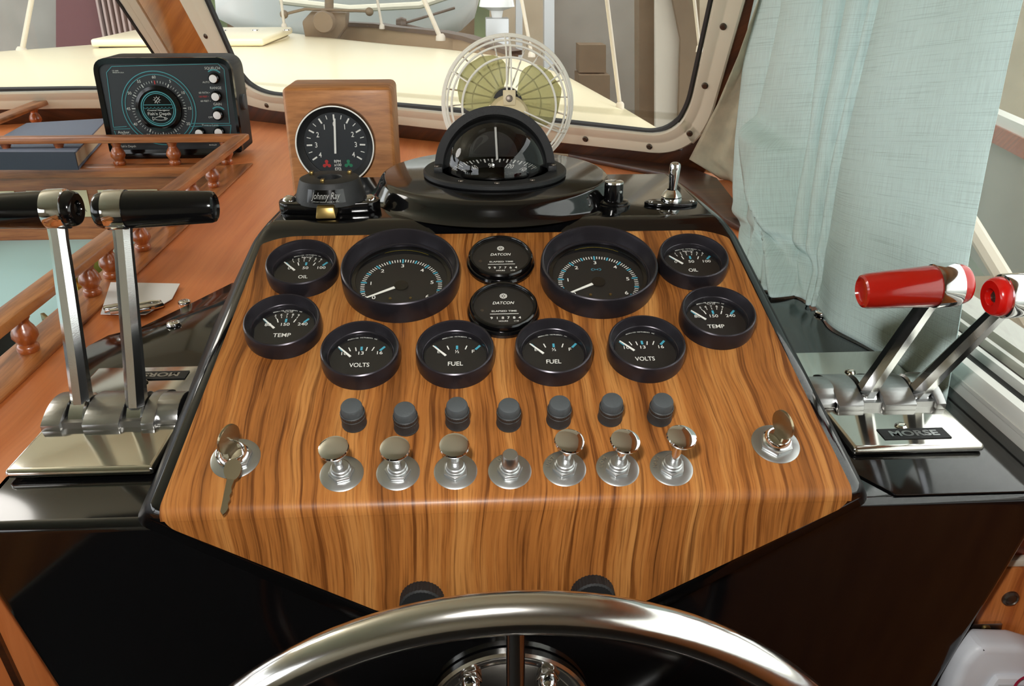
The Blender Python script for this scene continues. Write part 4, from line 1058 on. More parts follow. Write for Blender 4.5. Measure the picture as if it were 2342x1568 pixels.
w.ring(DP(11, -21.5), 1 * pxm, 1.8 * pxm, z, 8); w.bar(DP(-2, -18), DP(2, -15), 1 * pxm, z); w.bar(DP(2, -15), DP(5, -18), 1 * pxm, z)
w.done('hub_lettering', 'cream_print', hub); te.done('teal_lines', 'teal', ds); rd.done('red_marks', 'redp', ds)
for x, y in ((492, 178), (497, 219), (501, 261), (460, 302), (504, 300)):
    p = L2(x, y); b = MB(FMX @ MX.Translation((p[0], p[1], 0))); b.lathe([(13 * pxm, 0), (13 * pxm, .004), (11.5 * pxm, .009), (9 * pxm, .011)], 28); k_ = b.done('knob', 'gloss', ds)
    b = MB(FMX @ MX.Translation((p[0], p[1], 0))); b.lathe([(9.2 * pxm, .0105), (8.6 * pxm, .0118), (0, .0122)], 24); b.done('knob_cap', 'capwhite', k_)
p = L2(539, 239); b = MB(frame_mx((hw - .004, .035, p[1]), (0, 1, 0), (0, 0, 1))); b.lathe([(.016, 0), (.016, .010), (.014, .012), (0, .012)], 24); b.done('side_knob', 'grey', ds)

# ================================================================ TEAK RAILS
def baluster(root, c, hgt):
    s = hgt / .045; q_ = s * 1.18
    pr = [(.0088, 0), (.0098, .002), (.0100, .0065), (.0086, .0090), (.0074, .0100), (.0086, .0125), (.0118, .0185), (.0116, .0235), (.0095, .0295), (.0068, .0345), (.0064, .0375), (.0080, .0405), (.0082, .0450)]
    b = MB(MX.Translation(c)); b.lathe([(0, 0)] + [(r_ * q_, z_ * s) for r_, z_ in pr] + [(0, hgt)], 20)
    return b.done('baluster', 'baluster', root, 50)
BH = .0462; RZ = ZC + BH
fr = thing('gallery_rail', 'teak gallery rail on turned balusters along the far side of the chart table', 'rail', loc=(0, 0, 0), group='teak gallery rails')
b = MB(); b.prism([(-1.9, 1.220, RZ), (-.4985, 1.220, RZ), (-.472, 1.250, RZ), (-1.9, 1.250, RZ)], (0, 0, .0125), bev=.003); b.done('rail', 'teakX', fr)
b = MB(); b.prism([(-1.9, 1.212, ZC - .0002), (-.512, 1.212, ZC - .0002), (-.475, 1.256, ZC - .0002), (-1.9, 1.256, ZC - .0002)], (0, 0, -.020), bev=.002); b.done('base_strip', 'teakX', fr)
for px in (28, 145, 272, 397, 515): baluster(fr, V((hz(px, 379, ZC).x, 1.235, ZC)), BH)
sr = thing('gallery_rail', 'teak gallery rail running fore and aft beside the left engine control', 'rail', loc=(0, 0, 0), group='teak gallery rails')
b = MB(); b.prism([(-.5105, -.25, RZ), (-.4825, -.25, RZ), (-.4725, 1.2498, RZ), (-.4988, 1.2202, RZ)], (0, 0, .0125), bev=.003); b.done('rail', 'teakY', sr)
b = MB(); b.prism([(-.520, -.25, ZC + .0006), (-.470, -.25, ZC + .0006), (-.466, 1.225, ZC + .0006), (-.514, 1.205, ZC + .0006)], (0, 0, .0035), bev=.001); b.done('base_strip', 'teakY', sr)
for px, py in ((88, 810), (205, 680), (265, 640), (333, 577), (390, 520), (440, 472), (484, 432)):
    y_ = hz(px, py, ZC).y; baluster(sr, V((-.4945 + .004 * y_, y_, ZC + .004)), BH - .004)
baluster(sr, V((-.494, .13, ZC + .004)), BH - .004)
tr_ = thing('gallery_rail', 'short teak gallery rail slanting behind the blue book', 'rail', loc=(0, 0, 0), group='teak gallery rails')
ra = hz(95, 228, RZ + .0125); rb = hz(-30, 272, RZ + .0125); rb = V((ra.x - .42, ra.y - .48, RZ + .0125))
r0 = hz(-40, 280, RZ + .0125)
dd = (r0 - ra).normalized(); sd = V((-dd.y, dd.x, 0)) * .016
b = MB(); e1 = ra + dd * 1.0
b.prism([ra + sd, ra - sd, e1 - sd, e1 + sd], (0, 0, -.0125), bev=.003); b.done('rail', 'teakY', tr_)
for f in (.06, .33, .62, .9): c = ra + dd * f; baluster(tr_, V((c.x, c.y, ZC)), BH)

# things on and under the rails
bk = thing('book', 'navy hardback book lying behind the teak rail', 'book', loc=(0, 0, 0))
zb = ZC + .0365
ba = [hz(172, 347, zb), hz(246, 270, zb), hz(60, 281, zb), hz(-60, 347, zb)]
cen = sum(ba, V((0, 0, 0))) / 4
b = MB(); b.prism(ba, (0, 0, -.0035), bev=.0008); b.done('front_cover', 'bookblue', bk)
b = MB(); b.prism([p + (cen - p) * .035 - V((0, 0, .0036)) for p in ba], (0, 0, -.028)); b.done('pages', 'pages', bk)
b = MB(); b.prism([p - V((0, 0, .0318)) for p in ba], (0, 0, -.0035), bev=.0008); b.done('back_cover', 'bookblue', bk)
b = MB(); b.prism([ba[0], ba[3], ba[3] - V((0, 0, .035)), ba[0] - V((0, 0, .035))], V((0, -.003, 0))); b.done('spine', 'spine', bk)
cd = [hz(232, 727, ZC), hz(335, 728, ZC), hz(395, 692, ZC), hz(413, 657, ZC), hz(255, 654, ZC)]
b = MB(); b.prism([p + V((0, 0, .0045)) for p in cd], (0, 0, .0009)); tag(b.done('card', 'card'), 'white card lying on the counter behind the left engine control', 'card')
sh = thing('shackle', 'stainless shackle lying on the white card', 'shackle', loc=hz(300, 700, ZC + .010))
zz = .0
b = MB(); b.tube([(-.020, -.004, 0), (.010, .004, 0), (.020, .010, 0), (.030, .010, 0), (.034, .003, 0), (.028, -.003, 0), (.018, -.004, 0), (-.018, -.016, 0)], .0032, 10); b.done('bow', 'chrome', sh)
for x, y in ((-.021, -.005), (.016, -.009)):
    b = MB(frame_mx((x, y, 0), (0, 0, 1), (-.5, .86, 0))); b.lathe([(.0, -.008), (.0042, -.008), (.0046, -.006), (.0046, .006), (.0042, .008), (0, .008)], 16); b.done('pin', 'chrome', sh)
# tin lying in the well
tc_ = hz(222, 652, -.148); axv = V((.80, .45, .0)).normalized()
tn = thing('tin', 'green and gold round tin lying in the chart well behind the rail', 'tin', frame_mx(tc_ + V((0, .03, 0)), V((0, 0, 1)), axv.cross(V((0, 0, 1)))))
b = MB(); b.lathe([(.041, -.035), (.041, .035)], 40); b.done('body', mat('olive_tin', (110, 116, 50), .3, .6), tn)
b = MB(); b.lathe([(.0405, .034), (.0425, .035), (.0425, .041), (.041, .042), (.0, .042)], 40); b.lathe([(.0405, -.034), (.0425, -.035), (.0425, -.045), (.0400, -.046), (.039, -.044)], 40); b.done('gold_rim', mat('gold_tin', (190, 160, 70), .2, 1), tn)
b = MB(); b.lathe([(.0392, -.0442), (0, -.0442)], 32); ld = b.done('lid', mat('grey_lid', (150, 152, 158), .4), tn)
b = MB(frame_mx((0, 0, -.0446), (-1, 0, 0), (0, 1, 0))); b.ring((0, 0), .028, .0285, 0, 32); b.ring((0, 0), .037, .0375, 0, 32)
for q in range(24): a = R(15 * q); b.bar((.030 * math.cos(a), .030 * math.sin(a)), (.0345 * math.cos(a), .0345 * math.sin(a)), .0012, 0)
b.done('lettering', 'ink', ld)
bu = thing('buckle', 'small brass bracket lying in the chart well near the first baluster', 'bracket', loc=hz(118, 752, -.182))
b = MB(); b.box(-.022, .022, -.006, .0, -.007, .0, .001, m=MX.Rotation(R(40), 4, 'Z')); b.box(-.006, .0, -.022, .022, -.007, .022, .001, m=MX.Rotation(R(40), 4, 'Z')); b.done('angle', 'brass', bu)
b = MB(); b.box(-.0065, .0005, -.012, .012, .004, .015, m=MX.Rotation(R(40), 4, 'Z')); b.done('insert', 'matte', bu)
b = MB(); p0 = hz(30, 862, -.19); b.box(p0.x - .30, p0.x - .005, p0.y - .30, p0.y + .085, -.19, -.12, .004); tag(b.done('storage_box', 'matte'), 'dark grey box at the near edge of the chart table', 'box')
# cream plaques on the board
pl_px = [(-60, 40), (67, 205), (230, 366), (384, 484)]
for i, (a, c) in enumerate(pl_px):
    xa, xb = vy(a, 465, 1.25).x, vy(c, 465, 1.25).x; zt_, zb_ = vy(200, 434, 1.25).z, vy(200, 495, 1.25).z
    t = thing('plaque', ['cream plaque at the left end of the far teak board', 'cream plaque behind the outer black grip of the left engine control', 'cream plaque behind the inner black grip of the left engine control', 'cream plaque at the corner end of the far teak board'][i], 'plaque', loc=((xa + xb) / 2, 1.2500, (zt_ + zb_) / 2), group='plaques on the teak board')
    hw_ = (xb - xa) / 2; hh_ = (zt_ - zb_) / 2
    b = MB(); b.box(-hw_, hw_, -.002, 0, -hh_, hh_, .0006); b.done('card', 'plaque', t)
    FM = frame_mx((0, -.0024, 0), (1, 0, 0), (0, 0, 1)); b = MB(FM)
    if i == 1: b.text('FLYERS', (hw_ * .55, .004), .007, 0, .9); b.text('MARINA', (hw_ * .60, -.014), .007, 0, .9)
    elif i == 2: b.text('Oil', (-.01, hh_ * .72), .006, 0)
    elif i == 3: b.text('CALL', (.012, hh_ * .6), .006, 0)
    else: b.text('MARINA', (0, .0), .007, 0)
    b.done('lettering', 'ink', t)

# ================================================================ CURTAIN
NS, NT = 150, 90
botp = [(0, hz(1706, 545, ZC)), (.10, hz(1722, 600, ZC)), (.22, hz(1765, 655, ZC + .003)), (.36, hz(1830, 678, ZC + .003)), (.5, hz(1895, 700, ZC + .003)), (.66, hz(1960, 745, ZC + .002)), (.82, hz(2075, 815, ZC + .002)), (1, hz(2188, 905, ZC + .002))]
topp = [(0, V((.462, 1.00, .42))), (.5, V((.462, .56, .42))), (1, V((.462, .262, .42)))]
midp = [(0, vx(1700, 300, .455)), (.5, vx(1935, 300, .455)), (1, vx(2290, 300, .458))]
def st(x): x = max(0, min(1, x)); return x * x * (3 - 2 * x)
def fl(tab, t):
    for (a, p), (c, q) in zip(tab, tab[1:]):
        if t <= c: f = max(0, (t - a) / (c - a)); return p + (q - p) * f
    return tab[-1][1]
FOLDS = [[(.2, .165), (.46, .108), (.66, .10), (1, .10)], [(.2, .347), (.52, .387), (.78, .35), (1, .34)], [(.2, .427), (.52, .425), (1, .42)], [(.2, .50), (.52, .488), (1, .455)], [(.2, .54), (.52, .525), (.85, .495), (1, .47)]]
CREASE = [(0, .107), (.456, .107), (.51, .113), (.656, .207), (.80, .26), (1, .28)]
BUL = [.022, .038, .028, .027, .018, .034]
vs = []; uvs = []; fs_ = []
for j in range(NT + 1):
    t = j / NT
    for i in range(NS + 1):
        s = i / NS
        T_, M_, B_ = interp(topp, s), interp(midp, s), interp(botp, s)
        zz = .42 + (ZC - .42) * t
        if t < .55: f = t / .55; P = T_ * (1 - f) + M_ * f
        else: f = (t - .55) / .45; P = M_ * (1 - f) + B_ * f
        q0 = T_ * (1 - t) ** 2 + (M_ * 2 - (T_ + B_) * .5) * 2 * t * (1 - t) + B_ * t * t
        P = P * .35 + q0 * .65
        nrm = V((-.80, -.60, .05))
        F = [-.03] + [fl(tab_, t) for tab_ in FOLDS] + [1.04]
        d = 0
        for q in range(len(F) - 1):
            if F[q] <= s <= F[q + 1]:
                u_ = (s - F[q]) / (F[q + 1] - F[q]); d = BUL[q] * (math.sin(math.pi * u_) ** .55) * (1 if q < 5 else .75 + .25 * math.cos(6 * u_)) - (.004 if q < 5 else 0)
        sc_ = fl(CREASE, t); tt = .456 + (s - .107) * .357
        f2_ = F[2]
        m_ = st((s - sc_) / .014) * st((t - tt) / .045) * (1 - st((s - f2_ + .14) / .14)) * (1 - st((t - .77) / .10))
        d += .044 * m_
        d -= .022 * math.exp(-((s - sc_ + .016) / .016) ** 2) * st((t - .48) / .08) * (1 - st((t - .80) / .06))
        an = math.atan2((t - .79) * 1.2, (s - .22) * 1.6); w_ = st((t - .80) / .08) * (1 - st((s - .40) / .15))
        d = d * (1 - .6 * w_) + w_ * (.011 * math.sin(6.5 * an + 1) + .007 * math.sin(13 * an))
        d += .006 * math.sin(s * 30) * st((t - .86) / .12) * (1 - st((s - .5) / .1))
        d += .004 * NZ.noise(V((s * 7, t * 5, 2))) + .003 * math.sin(s * 9 + t * 2)
        Q = P + nrm * (d + .010 * t); Q.x = min(Q.x, .433 + .05 * max(0, Q.z - .01) * 10) if Q.z < .08 else Q.x; vs.append(Q); uvs.append((s * .75, t * .5))
for j in range(NT):
    for i in range(NS): a = j * (NS + 1) + i; fs_.append((a, a + 1, a + NS + 2, a + NS + 1))
me = bpy.data.meshes.new('curtain'); me.from_pydata(vs, [], fs_); uvl = me.uv_layers.new(name='UVMap')
for lp in me.loops: uvl.data[lp.index].uv = uvs[lp.vertex_index]
me.polygons.foreach_set('use_smooth', [True] * len(me.polygons)); me.materials.append(M['curtain'])
o = bpy.data.objects.new('curtain', me); COL.objects.link(o); tag(o, 'pale aqua linen curtain hanging in folds over the side window', 'curtain')
sm = o.modifiers.new('thickness', 'SOLIDIFY'); sm.thickness = .0012
# lining flap between windscreen post and curtain
lp_ = [(1738, -160), (1735, 0), (1700, 110), (1642, 230), (1573, 366), (1640, 405), (1668, 470), (1712, 480), (1760, 300), (1800, 0), (1800, -160)]
b = MB(); rows = []
for k, (x, y) in enumerate([(1752, -160), (1735, 0), (1688, 130), (1640, 240), (1576, 364), (1622, 392), (1645, 425), (1668, 474)]):
    P0 = on(x, y, wc[0] + V((.0, -.05, 0)), wc[1]); 
    if P0.z < ZC + .001: P0.z = ZC + .001
    x2 = 1790 - .1 * (y + 160); P1 = vx(x2, y, .50); rows.append((P0, P1))
vs = []; fs_ = []; n = 14
for k, (p, q) in enumerate(rows):
    for i in range(n + 1):
        f = i / n; c = p * (1 - f) + q * f; vs.append(c + V((-.008, -.006, 0)) * math.sin(f * 11 + k * .5) * f * (1 - f) * 3)
for k in range(len(rows) - 1):
    for i in range(n): a = k * (n + 1) + i; fs_.append((a, a + 1, a + n + 2, a + n + 1))
b.add(vs, fs_); o = b.done('curtain_lining', 'lining', None, 80); tag(o, 'cream lining cloth between the windscreen post and the aqua curtain', 'curtain')
o.modifiers.new('thickness', 'SOLIDIFY').thickness = .001

# ================================================================ LOWER CABINETS, HANDSET
YC = .06
lc = thing('side_cabinet', 'orange wooden panel at the lower left of the console', 'cabinet', loc=(0, 0, 0))
b = MB(); b.prism([(-.62, YC, -.052), (-.4125, YC, -.052), (-.299, YC, -.55), (-.299, YC, -.9), (-.62, YC, -.9)], (0, .02, 0)); b.done('panel', 'counter', lc)
b = MB(); g0 = vy(-20, 1440, YC - .004); g1 = vy(48, 1585, YC - .004); d_ = (g1 - g0).normalized(); s_ = V((d_.z, 0, -d_.x)) * .003
b.prism([g0 + s_ - d_ * .2, g0 - s_ - d_ * .2, g1 - s_ + d_ * .4, g1 + s_ + d_ * .4], (0, .0042, 0)); b.done('dark_strip', 'darkteak', lc)
rcab = thing('side_cabinet', 'teak panelled cabinet at the lower right, behind the white handset', 'cabinet', loc=(0, 0, 0))
b = MB(); b.prism([(.53, YC, -.052), (.4275, YC, -.052), (.307, YC, -.55), (.307, YC, -.9), (.53, YC, -.9)], (0, .02, 0)); b.done('carcass', 'redwood', rcab)
qa = [vy(x, y, YC - .01) for x, y in ((2272, 1300), (2500, 1300), (2500, 1900), (2060, 1900))]
b = MB(); b.prism(qa, (0, .0095, 0), bev=.0015); dr_ = b.done('door', 'cabinet', rcab)
qb = [vy(x, y, YC - .008) for x, y in ((2262, 1282), (2500, 1278), (2500, 1293), (2268, 1297))]
b = MB(); b.prism(qb, (0, .0078, 0), bev=.001); b.done('ledge', 'whiteboard', rcab)
c = vy(2310, 1367, YC - .010); b = MB(frame_mx(c, (1, 0, 0), (0, 0, 1))); b.lathe([(.0075, 0), (.0072, .0018), (.0055, .003), (.0048, .0022), (.003, .003), (0, .003)], 24); b.done('screw', 'screw', rcab)
YH = .020
hm = thing('handset', 'white radio handset hanging in a chrome clip on the lower right cabinet', 'handset', loc=(0, 0, 0))
hp_ = [(2172, 1580), (2184, 1540), (2204, 1490), (2236, 1456), (2262, 1450), (2340, 1452), (2400, 1470), (2440, 1580), (2440, 1760), (2150, 1760)]
P_ = [vy(x, y + 30, YH) for x, y in hp_]
b = MB(); b.prism(P_, (0, .026, 0), bev=.007, seg=3); b.done('shell', 'mic', hm, 30)
inn_ = [(2240, 1590), (2284, 1530), (2400, 1530), (2400, 1700), (2230, 1700)]
b = MB(); b.prism([vy(x, y + 22, YH - .006) for x, y in inn_], (0, .008, 0), bev=.003); b.done('raised_face', 'mic', hm, 30)
for k in range(8):
    y = 1568 + k * 9; b = MB(); b.prism([vy(xx_, yy_, YH - .0075) for xx_, yy_ in ((2286 - k * 5, y), (2395, y), (2395, y + 4), (2284 - k * 5, y + 4))], (0, .002, 0)); b.done('grille_slat', 'micgrey', hm)
cc = vy(2338, 1562, YH - .0085); b = MB(frame_mx(cc, (1, 0, 0), (0, 0, 1)) @ MX.Rotation(R(-25), 4, 'Z') @ MX.Scale(1.6, 4, (0, 1, 0))); b.ring((0, 0), .0035, .0062, 0, 28); b.done('emblem', 'pink', hm)
cl = thing('handset_clip', 'bent chrome clip screwed above the white handset', 'clip', loc=(0, 0, 0))
b = MB(); q = [vy(x, y, YC - .013) for x, y in ((2216, 1440), (2226, 1427), (2292, 1425), (2288, 1446), (2222, 1447))]; b.prism(q, (0, .003, 0)); b.done('plate', 'wornchrome', cl)
q = [vy(x, y, YC - .013) for x, y in ((2216, 1440), (2222, 1447), (2288, 1446))]
b = MB(); e0, e1_ = vy(2218, 1444, YC - .013), vy(2286, 1446, YC - .013); b.prism([e0, e1_, e1_ + V((0, -.020, -.010)), e0 + V((0, -.020, -.010))], (0, 0, -.0015)); b.done('hook', 'wornchrome', cl)
c = vy(2255, 1437, YC - .013); b = MB(frame_mx(c, (1, 0, 0), (0, 0, 1))); b.lathe([(.004, 0), (.0034, .0016), (0, .002)], 16); b.done('screw', 'brass', cl)

# ================================================================ OUTSIDE
# foredeck with camber
edge = [(.9, .52)] + [(p.y, p.x) for p in (hz(1490, 290, -.06), hz(1400, 235, -.07), hz(1280, 165, -.085), hz(1170, 147, -.092), hz(1000, 125, -.10), hz(760, 88, -.11))] + [(5.35, -1.33)]
CXB = -1.33; vs = []; fs_ = []; n = 24
def sill_y(x):
    if x > apx.x: B_ = hz(1520, 385, ZC)
    else: B_ = hz(0, 286, ZC)
    return apx.y + (B_.y - apx.y) * (x - apx.x) / (B_.x - apx.x) + .035
NR = 14
for k in range(NR + 1):
    f = k / NR
    for i in range(n + 1):
        s_ = -1 + 2 * i / n
        # each camber line runs from the windscreen sill towards the bow
        x0_ = CXB + 1.86 * s_ * (1 if s_ > 0 else .80); y0_ = max(.95, sill_y(min(x0_, .55)))
        tgt = 5.3 - 1.7 * abs(s_) ** 2.2
        y_ = y0_ + (tgt - y0_) * f
        xe = interp([(e[0], (e[1], 0, 0)) for e in edge], y_).x
        x = CXB + (xe - CXB) * s_ * (1 if s_ > 0 else .80) if abs(s_) > 0 else CXB
        vs.append((x, y_, -.040 - .0215 * max(0, y_ - .8) + .020 * (1 - s_ * s_) - (.05 if abs(s_) == 1 else 0)))
for k in range(NR):
    for i in range(n): a = k * (n + 1) + i; fs_.append((a, a + 1, a + n + 2, a + n + 1))
b = MB(); b.add(vs, fs_); fdk = struct(b.done('trim_9', 'deck', None, 40), 'cream foredeck outside the windscreen'); fdk.modifiers.new('thickness', 'SOLIDIFY').thickness = -.05
# hull side below the foredeck
b = MB(); vs = []; fs_ = []
for y, xe in edge: vs += [(xe - .004, y, -.10), (xe - .12, y - .05, -1.2)]
for k in range(len(edge) - 1): fs_.append((2 * k, 2 * k + 2, 2 * k + 3, 2 * k + 1))
b.add(vs, fs_); o = struct(b.done('trim_10', 'hull', None), 'white hull side under the foredeck'); o.modifiers.new('thickness', 'SOLIDIFY').thickness = .02
# hatch
zd_ = -.085
hA, hB, hC = hz(250, 125, zd_), hz(600, 130, zd_), hz(665, 99, zd_)
hx0, hx1, hy0, hy1 = hA.x, hB.x, hB.y, hC.y
hb = thing('deck_hatch', 'cream deck hatch with an overhanging lid on the foredeck', 'hatch', loc=((hx0 + hx1) / 2, (hy0 + hy1) / 2, zd_))
wx, wy = (hx1 - hx0) / 2, (hy1 - hy0) / 2
zl = vy(600, 108, hy0).z - zd_; zh = vy(602, 87, hy0).z - zd_
b = MB(); b.box(-wx, wx, -wy, wy, -.03, zl, .012); b.done('coaming', 'deck', hb)
b = MB(); b.box(-wx - .015, wx + .015, -wy - .015, wy + .015, zl + .006, zh, .012, 3); b.done('lid', 'deck', hb)
b = MB(); b.box(-wx + .01, wx - .01, -wy + .01, wy - .01, zl - .002, zl + .008); b.done('seal', 'gasket', hb)
for k in range(4):
    b = MB(); b.lathe([(.02, 0), (.018, .004), (0, .005)], 14, MX.Translation((-wx * .2 + k * .17, wy * .35, zh))); b.done('bolt', 'chrome', hb)
# bulwark round the bow
def bw(pts, h, th, name, mtl, label, cat):
    b = MB(); vs = []; fs_ = []
    for x, y, z0, z1 in pts: vs += [(x, y, z0), (x, y, z1), (x + th, y + th, z1), (x + th, y + th, z0)]
    for k in range(len(pts) - 1):
        for q in range(4): fs_.append((4 * k + q, 4 * k + (q + 1) % 4, 4 * k + 4 + (q + 1) % 4, 4 * k + 4 + q))
    b.add(vs, fs_); return b
path = [(1172, 128, 3.75), (1060, 92, 4.0), (1000, 80, 4.35), (900, 70, 4.7), (860, 63, 4.85), (745, 57, 5.05)]
pts = [(vy(x, y, Y).x, Y, -.12, vy(x, y, Y).z) for x, y, Y in path]
bwk = thing('bulwark', 'tan bulwark with a dark cap rail round the bow', 'bulwark', loc=(0, 0, 0))
bw(pts, 0, .03, '', '', '', '').done('planking', 'bulwark', bwk)
bw([(x - .01, y - .01, z1, z1 + .022) for x, y, z0, z1 in pts], 0, .06, '', '', '', '').done('cap_rail', 'capdark', bwk)
# windlass with handle bar
wlY = 4.75; wb = vy(745, 88, wlY)
wi = thing('windlass', 'weathered bronze anchor windlass with a cross bar on the bow', 'windlass', loc=(wb.x, wlY, -.09))
zb_ = lambda x, y: (vy(x, y, wlY).x - wb.x, vy(x, y, wlY).z + .09)
b = MB(); x_, z_ = zb_(790, 30); x2_, z2_ = zb_(720, 95); b.prism([(zb_(700, 92)[0], 0, -.02), (zb_(760, 92)[0], 0, -.02), (zb_(790, 62)[0], 0, zb_(790, 62)[1]), (zb_(792, 28)[0], 0, zb_(792, 28)[1]), (zb_(712, 25)[0], 0, zb_(712, 25)[1]), (zb_(690, 50)[0], 0, zb_(690, 50)[1])], (0, .16, 0), bev=.012); b.done('body', 'windlass', wi)
b = MB(frame_mx((zb_(745, 48)[0], -.05, zb_(745, 48)[1]), (1, 0, 0), (0, 0, 1))); b.lathe([(.0, -.05), (.055, -.05), (.062, -.03), (.045, 0), (.062, .03), (.055, .05), (0, .05)], 24); b.done('drum', 'windlass', wi)
b = MB(); b.tube([(zb_(748, 40)[0], .08, zb_(748, 40)[1]), (zb_(748, -90)[0], .08, zb_(748, -90)[1])], .026, 14); b.done('post', 'windlass', wi)
b = MB(); b.tube([(zb_(652, 32)[0], -.03, zb_(652, 32)[1]), (zb_(700, 20)[0], -.03, zb_(700, 20)[1]), (zb_(845, 25)[0], -.03, zb_(845, 25)[1])], .008, 10); b.done('cross_bar', 'windlass', wi)
for x, y in ((652, 32), (846, 26)):
    p = zb_(x, y); b = MB(MX.Translation((p[0], -.03, p[1]))); b.lathe([(.024 * math.cos(R(a)), .024 * math.sin(R(a))) for a in range(-90, 91, 15)], 20); b.done('ball_end', 'windlass', wi)
# stanchions and rigging wires on the deck edge
def stanchion(x0, y0, x1, y1, Y0, rad, label, nm='stanchion', mtl='whiteboard', cat='stanchion', grp='deck stanchions'):
    A = vy(x0, y0, Y0); B = vy(x1 + (x1 - x0) * 1.2, y1 + (y1 - y0) * 1.2, Y0)
    t = thing(nm, label, cat, loc=A, group=grp)
    b = MB(); b.tube([(0, 0, 0), B - A], rad, 10); b.done('tube', mtl, t)
    b = MB(); b.lathe([(rad * 2.2, -.01), (rad * 2.0, rad), (rad * 1.2, rad * 2), (0, rad * 2)], 16); b.done('foot', mtl, t)
stanchion(1418, 242, 1388, 0, 2.05, .006, 'pale stanchion at the near deck edge, right of the fan')
stanchion(1008, 88, 970, 0, 4.12, .012, 'grey stanchion on the bow, left of the fan')
stanchion(1216, 125, 1193, 0, 3.6, .008, 'thin tan stanchion just above the fan')
stanchion(1600, 110, 1588, 0, 1.95, .0045, 'thin stanchion close to the right windscreen edge')
stanchion(650, 60, 643, 0, 4.7, .008, 'thin rod crossing behind the windlass bar, left end')
stanchion(874, 62, 863, 0, 4.75, .008, 'thin rod rising from the bow behind the windlass bar, right end')
stanchion(50, 118, 72, 0, 3.9, .012, 'pale stanchion seen through the port windscreen')
# ground tackle: fairlead and wires
fl = thing('fairlead', 'dark fairlead with taut lines at the bow', 'fairlead', loc=vy(918, 55, 4.9))
b = MB(); b.lathe([(.03, -.03), (.042, 0), (.03, .03)], 16, MX.Rotation(R(90), 4, 'Y')); b.done('roller', 'capdark', fl)
for x, y in ((1040, 18), (1050, 85)):
    b = MB(); b.tube([(0, 0, 0), vy(x, y, 4.95) - vy(918, 55, 4.9)], .008, 8); b.done('line', 'capdark', fl)
# neighbouring boat
YN = 8.2
nb = thing('moored_boat', 'white hull of a neighbouring boat moored beyond the bow', 'boat', loc=(0, 0, 0))
b = MB(); vs = []; fs_ = []
sta = [(500, -300, 36), (560, -300, 66), (640, -300, 84), (800, -300, 92), (930, -300, 90), (1010, -300, 80), (1050, -300, 62), (1078, -300, 34), (1092, -300, -30)]
n = 10
for k, (x, yt, yb) in enumerate(sta):
    for i in range(n + 1):
        f = i / n; y = yb + (yt - yb) * f; bulge = math.sin(f * math.pi * .5) * .9; Yq = YN - bulge * math.sin(math.pi * (k + .6) / 9.5) * 1.0; 
        P = vy(x, y, YN); vs.append((P.x, Yq, P.z))
for k in range(len(sta) - 1):
    for i in range(n): a = k * (n + 1) + i; fs_.append((a, a + 1, a + n + 2, a + n + 1))
b.add(vs, fs_); o = b.done('hull', 'hull', nb, 60); o.modifiers.new('thickness', 'SOLIDIFY').thickness = .05
b = MB(); b.tube([vy(x, y, YN - .9) for x, y in ((640, 2), (800, 20), (960, 12), (1060, -20))], .03, 8); b.done('rub_rail', 'frame', nb)
fb = thing('bow_fitting', 'white vent cap on a grey post beyond the fan', 'vent', loc=vy(1137, 95, 6.5))
hz_ = vy(1137, 40, 6.5).z - vy(1137, 95, 6.5).z
b = MB(); b.box(-.09, .09, -.09, .09, -.4, hz_, .01); b.done('post', 'post', fb)
b = MB(); b.lathe([(.04, hz_), (.05, hz_ + .05), (.14, hz_ + .08), (.13, hz_ + .13), (.06, hz_ + .16), (0, hz_ + .165)], 24); b.done('cap', 'hull', fb)
# boathouse
def pbox(name, mtl, x0, y0, x1, y1, Y, th, label, cat, st=False, grp=None):
    a = vy(x0, y1, Y); c = vy(x1, y0, Y); d = vy(x0, y0, Y); e = vy(x1, y1, Y)
    b = MB(); b.prism([V((a.x, Y, a.z)), V((e.x, Y, e.z)), V((c.x, Y, c.z)), V((d.x, Y, d.z))], (0, th, 0)); o = b.done(name, mtl)
    return struct(o, label) if st else tag(o, label, cat, grp)
pbox('wall_1', 'shed', 1168, -900, 1640, 420, 9.0, .1, 'grey boathouse wall beyond the starboard bow', None, True)
pbox('wall_2', 'shedtan', 1120, -900, 1262, 300, 8.6, .08, 'tan boathouse wall section', None, True)
pbox('wall_3', 'shed', -900, -900, 150, 240, 8.6, .1, 'pale boathouse wall on the port side', None, True)
pbox('wall_4', 'purple', 128, -900, 300, 240, 8.4, .08, 'maroon boathouse wall panel', None, True)
pbox('backdrop_1', 'green', 480, -900, 640, 240, 10.5, .1, 'flat green backdrop for water and trees at the far end', None, True)  # flat panel standing for a glimpse of green water and trees
pbox('backdrop_2', 'green', 1085, -900, 1175, 300, 10.2, .1, 'flat green backdrop for water and trees behind the vent cap', None, True)  # second panel standing for the same distant greenery
pbox('wall_7', 'browncloth', 300, -900, 500, 200, 10.8, .1, 'brown far wall', None, True)
pbox('wall_8', 'browncloth', 620, -900, 1110, 260, 11.5, .1, 'brown far wall behind the moored boat', None, True)
pbox('wall_9', 'shedtan', 1600, -900, 2600, 700, 7.4, .1, 'tan boathouse wall to starboard', None, True)
cs_ = thing('corrugated_sheet', 'pink-grey corrugated steel sheet on the maroon wall', 'sheet', loc=(0, 0, 0))
for k in range(7):
    xa = 232 + k * 13; A_ = vy(xa, 60, 8.3); B_ = vy(xa, 170, 8.3); A_.z = 2.5; b = MB()
    b.prism([V((A_.x - .022, 8.36, B_.z)), V((A_.x - .010, 8.3, B_.z)), V((A_.x + .010, 8.3, B_.z)), V((A_.x + .022, 8.36, B_.z))], (0, 0, A_.z - B_.z)); b.done('rib', 'corr', cs_)
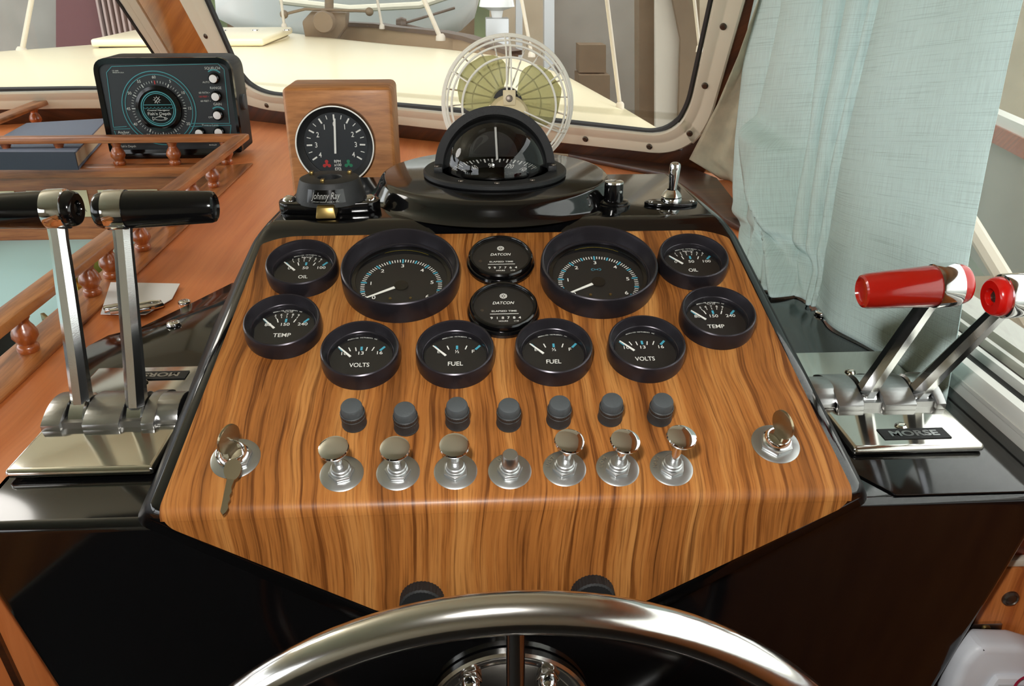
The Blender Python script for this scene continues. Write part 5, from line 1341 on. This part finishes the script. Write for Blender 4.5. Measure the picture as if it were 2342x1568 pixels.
pbox('post', 'post', 1245, -700, 1268, 420, 7.6, .15, 'bright galvanised post just right of the fan', 'post', grp='boathouse posts')
pbox('post', 'post', 1180, -700, 1195, 420, 8.0, .12, 'galvanised post behind the top of the fan', 'post', grp='boathouse posts')
pbox('post', 'browncloth', 1462, -700, 1500, 620, 6.2, .2, 'broad brown timber post near the right windscreen edge', 'post', grp='boathouse posts')
pbox('post', 'browncloth', 548, -700, 572, 300, 9.6, .2, 'brown timber post at the left edge of the moored boat', 'post', grp='boathouse posts')
pbox('post', 'browncloth', 520, -700, 534, 300, 9.9, .2, 'slim brown timber post left of the moored boat', 'post', grp='boathouse posts')
pbox('board', 'whiteboard', 1500, -700, 1555, 620, 6.0, .06, 'pale upright board between two brown timbers', 'board')
b = MB(); b.prism([vy(x, y, 5.9) for x, y in ((1535, -20), (1600, -20), (1600, 420), (1548, 420), (1557, 90))], (0, .05, 0)); tag(b.done('brace', 'browncloth'), 'brown slanting timber brace at the right windscreen edge', 'brace')
pbox('crate', 'browncloth', 1325, 103, 1386, 166, 8.2, .28, 'upper of two brown crates against the grey wall', 'crate', grp='brown crates')
pbox('crate', 'browncloth', 1325, 172, 1395, 330, 8.1, .4, 'lower of two brown crates against the grey wall', 'crate', grp='brown crates')
b = MB(); b.box(-14, 14, 3.4, 5.8, 1.8, 1.9); struct(b.done('shade_roof', 'browncloth'), 'unseen boathouse cover sized to shade the bow deck')  # slab out of view, placed low so the far deck falls darker
b = MB(); b.box(-40, 40, -30, 60, -1.35, -1.3); struct(b.done('water', 'water'), 'dark harbour water')
# dock alongside the starboard window
dk = thing('dock', 'timber dock finger outside the starboard side window', 'dock', loc=(1.1, .3, -.55))
for k in range(9):
    b = MB(); b.box(0, 1.0, -1.2 + k * .3, -1.2 + k * .3 + .285, 0, .04, .004); b.done('plank', 'browncloth', dk)
b = MB(); b.box(.06, .16, -1.2, 1.5, -.75, 0); b.box(.84, .94, -1.2, 1.5, -.75, 0); b.done('bearer', 'capdark', dk)
tl_ = [vx(2200, 475, 1.35), vx(2215, 470, 1.35), vx(2345, 690, 1.35), vx(2325, 690, 1.35)]
bm_ = MB(); bm_.tube([vx(2195, 470, 1.3), vx(2420, 840, 1.3)], .022, 8); tag(bm_.done('pole', 'whiteboard'), 'pale wooden pole leaning outside the side window', 'pole')
nr = thing('dock_wall', 'grey panel wall with a brown and white cap outside the side window', 'wall', loc=(0, 0, 0))
X_ = 2.2
def xbox(y0, y1, X, th, mtl, nm):
    a = vx(2200, y0[0], X); 
    P = [vx(2200, y0[0], X), vx(2600, y0[1], X), vx(2600, y1[1], X), vx(2200, y1[0], X)]
    b = MB(); b.prism(P, (th, 0, 0)); b.done(nm, mtl, nr)
xbox((225, 400), (250, 440), X_, .06, 'alu', 'cap'); xbox((250, 440), (290, 500), X_ - .01, .06, 'redwood', 'rail'); xbox((290, 500), (560, 1100), X_ + .02, .05, 'shed', 'panel')
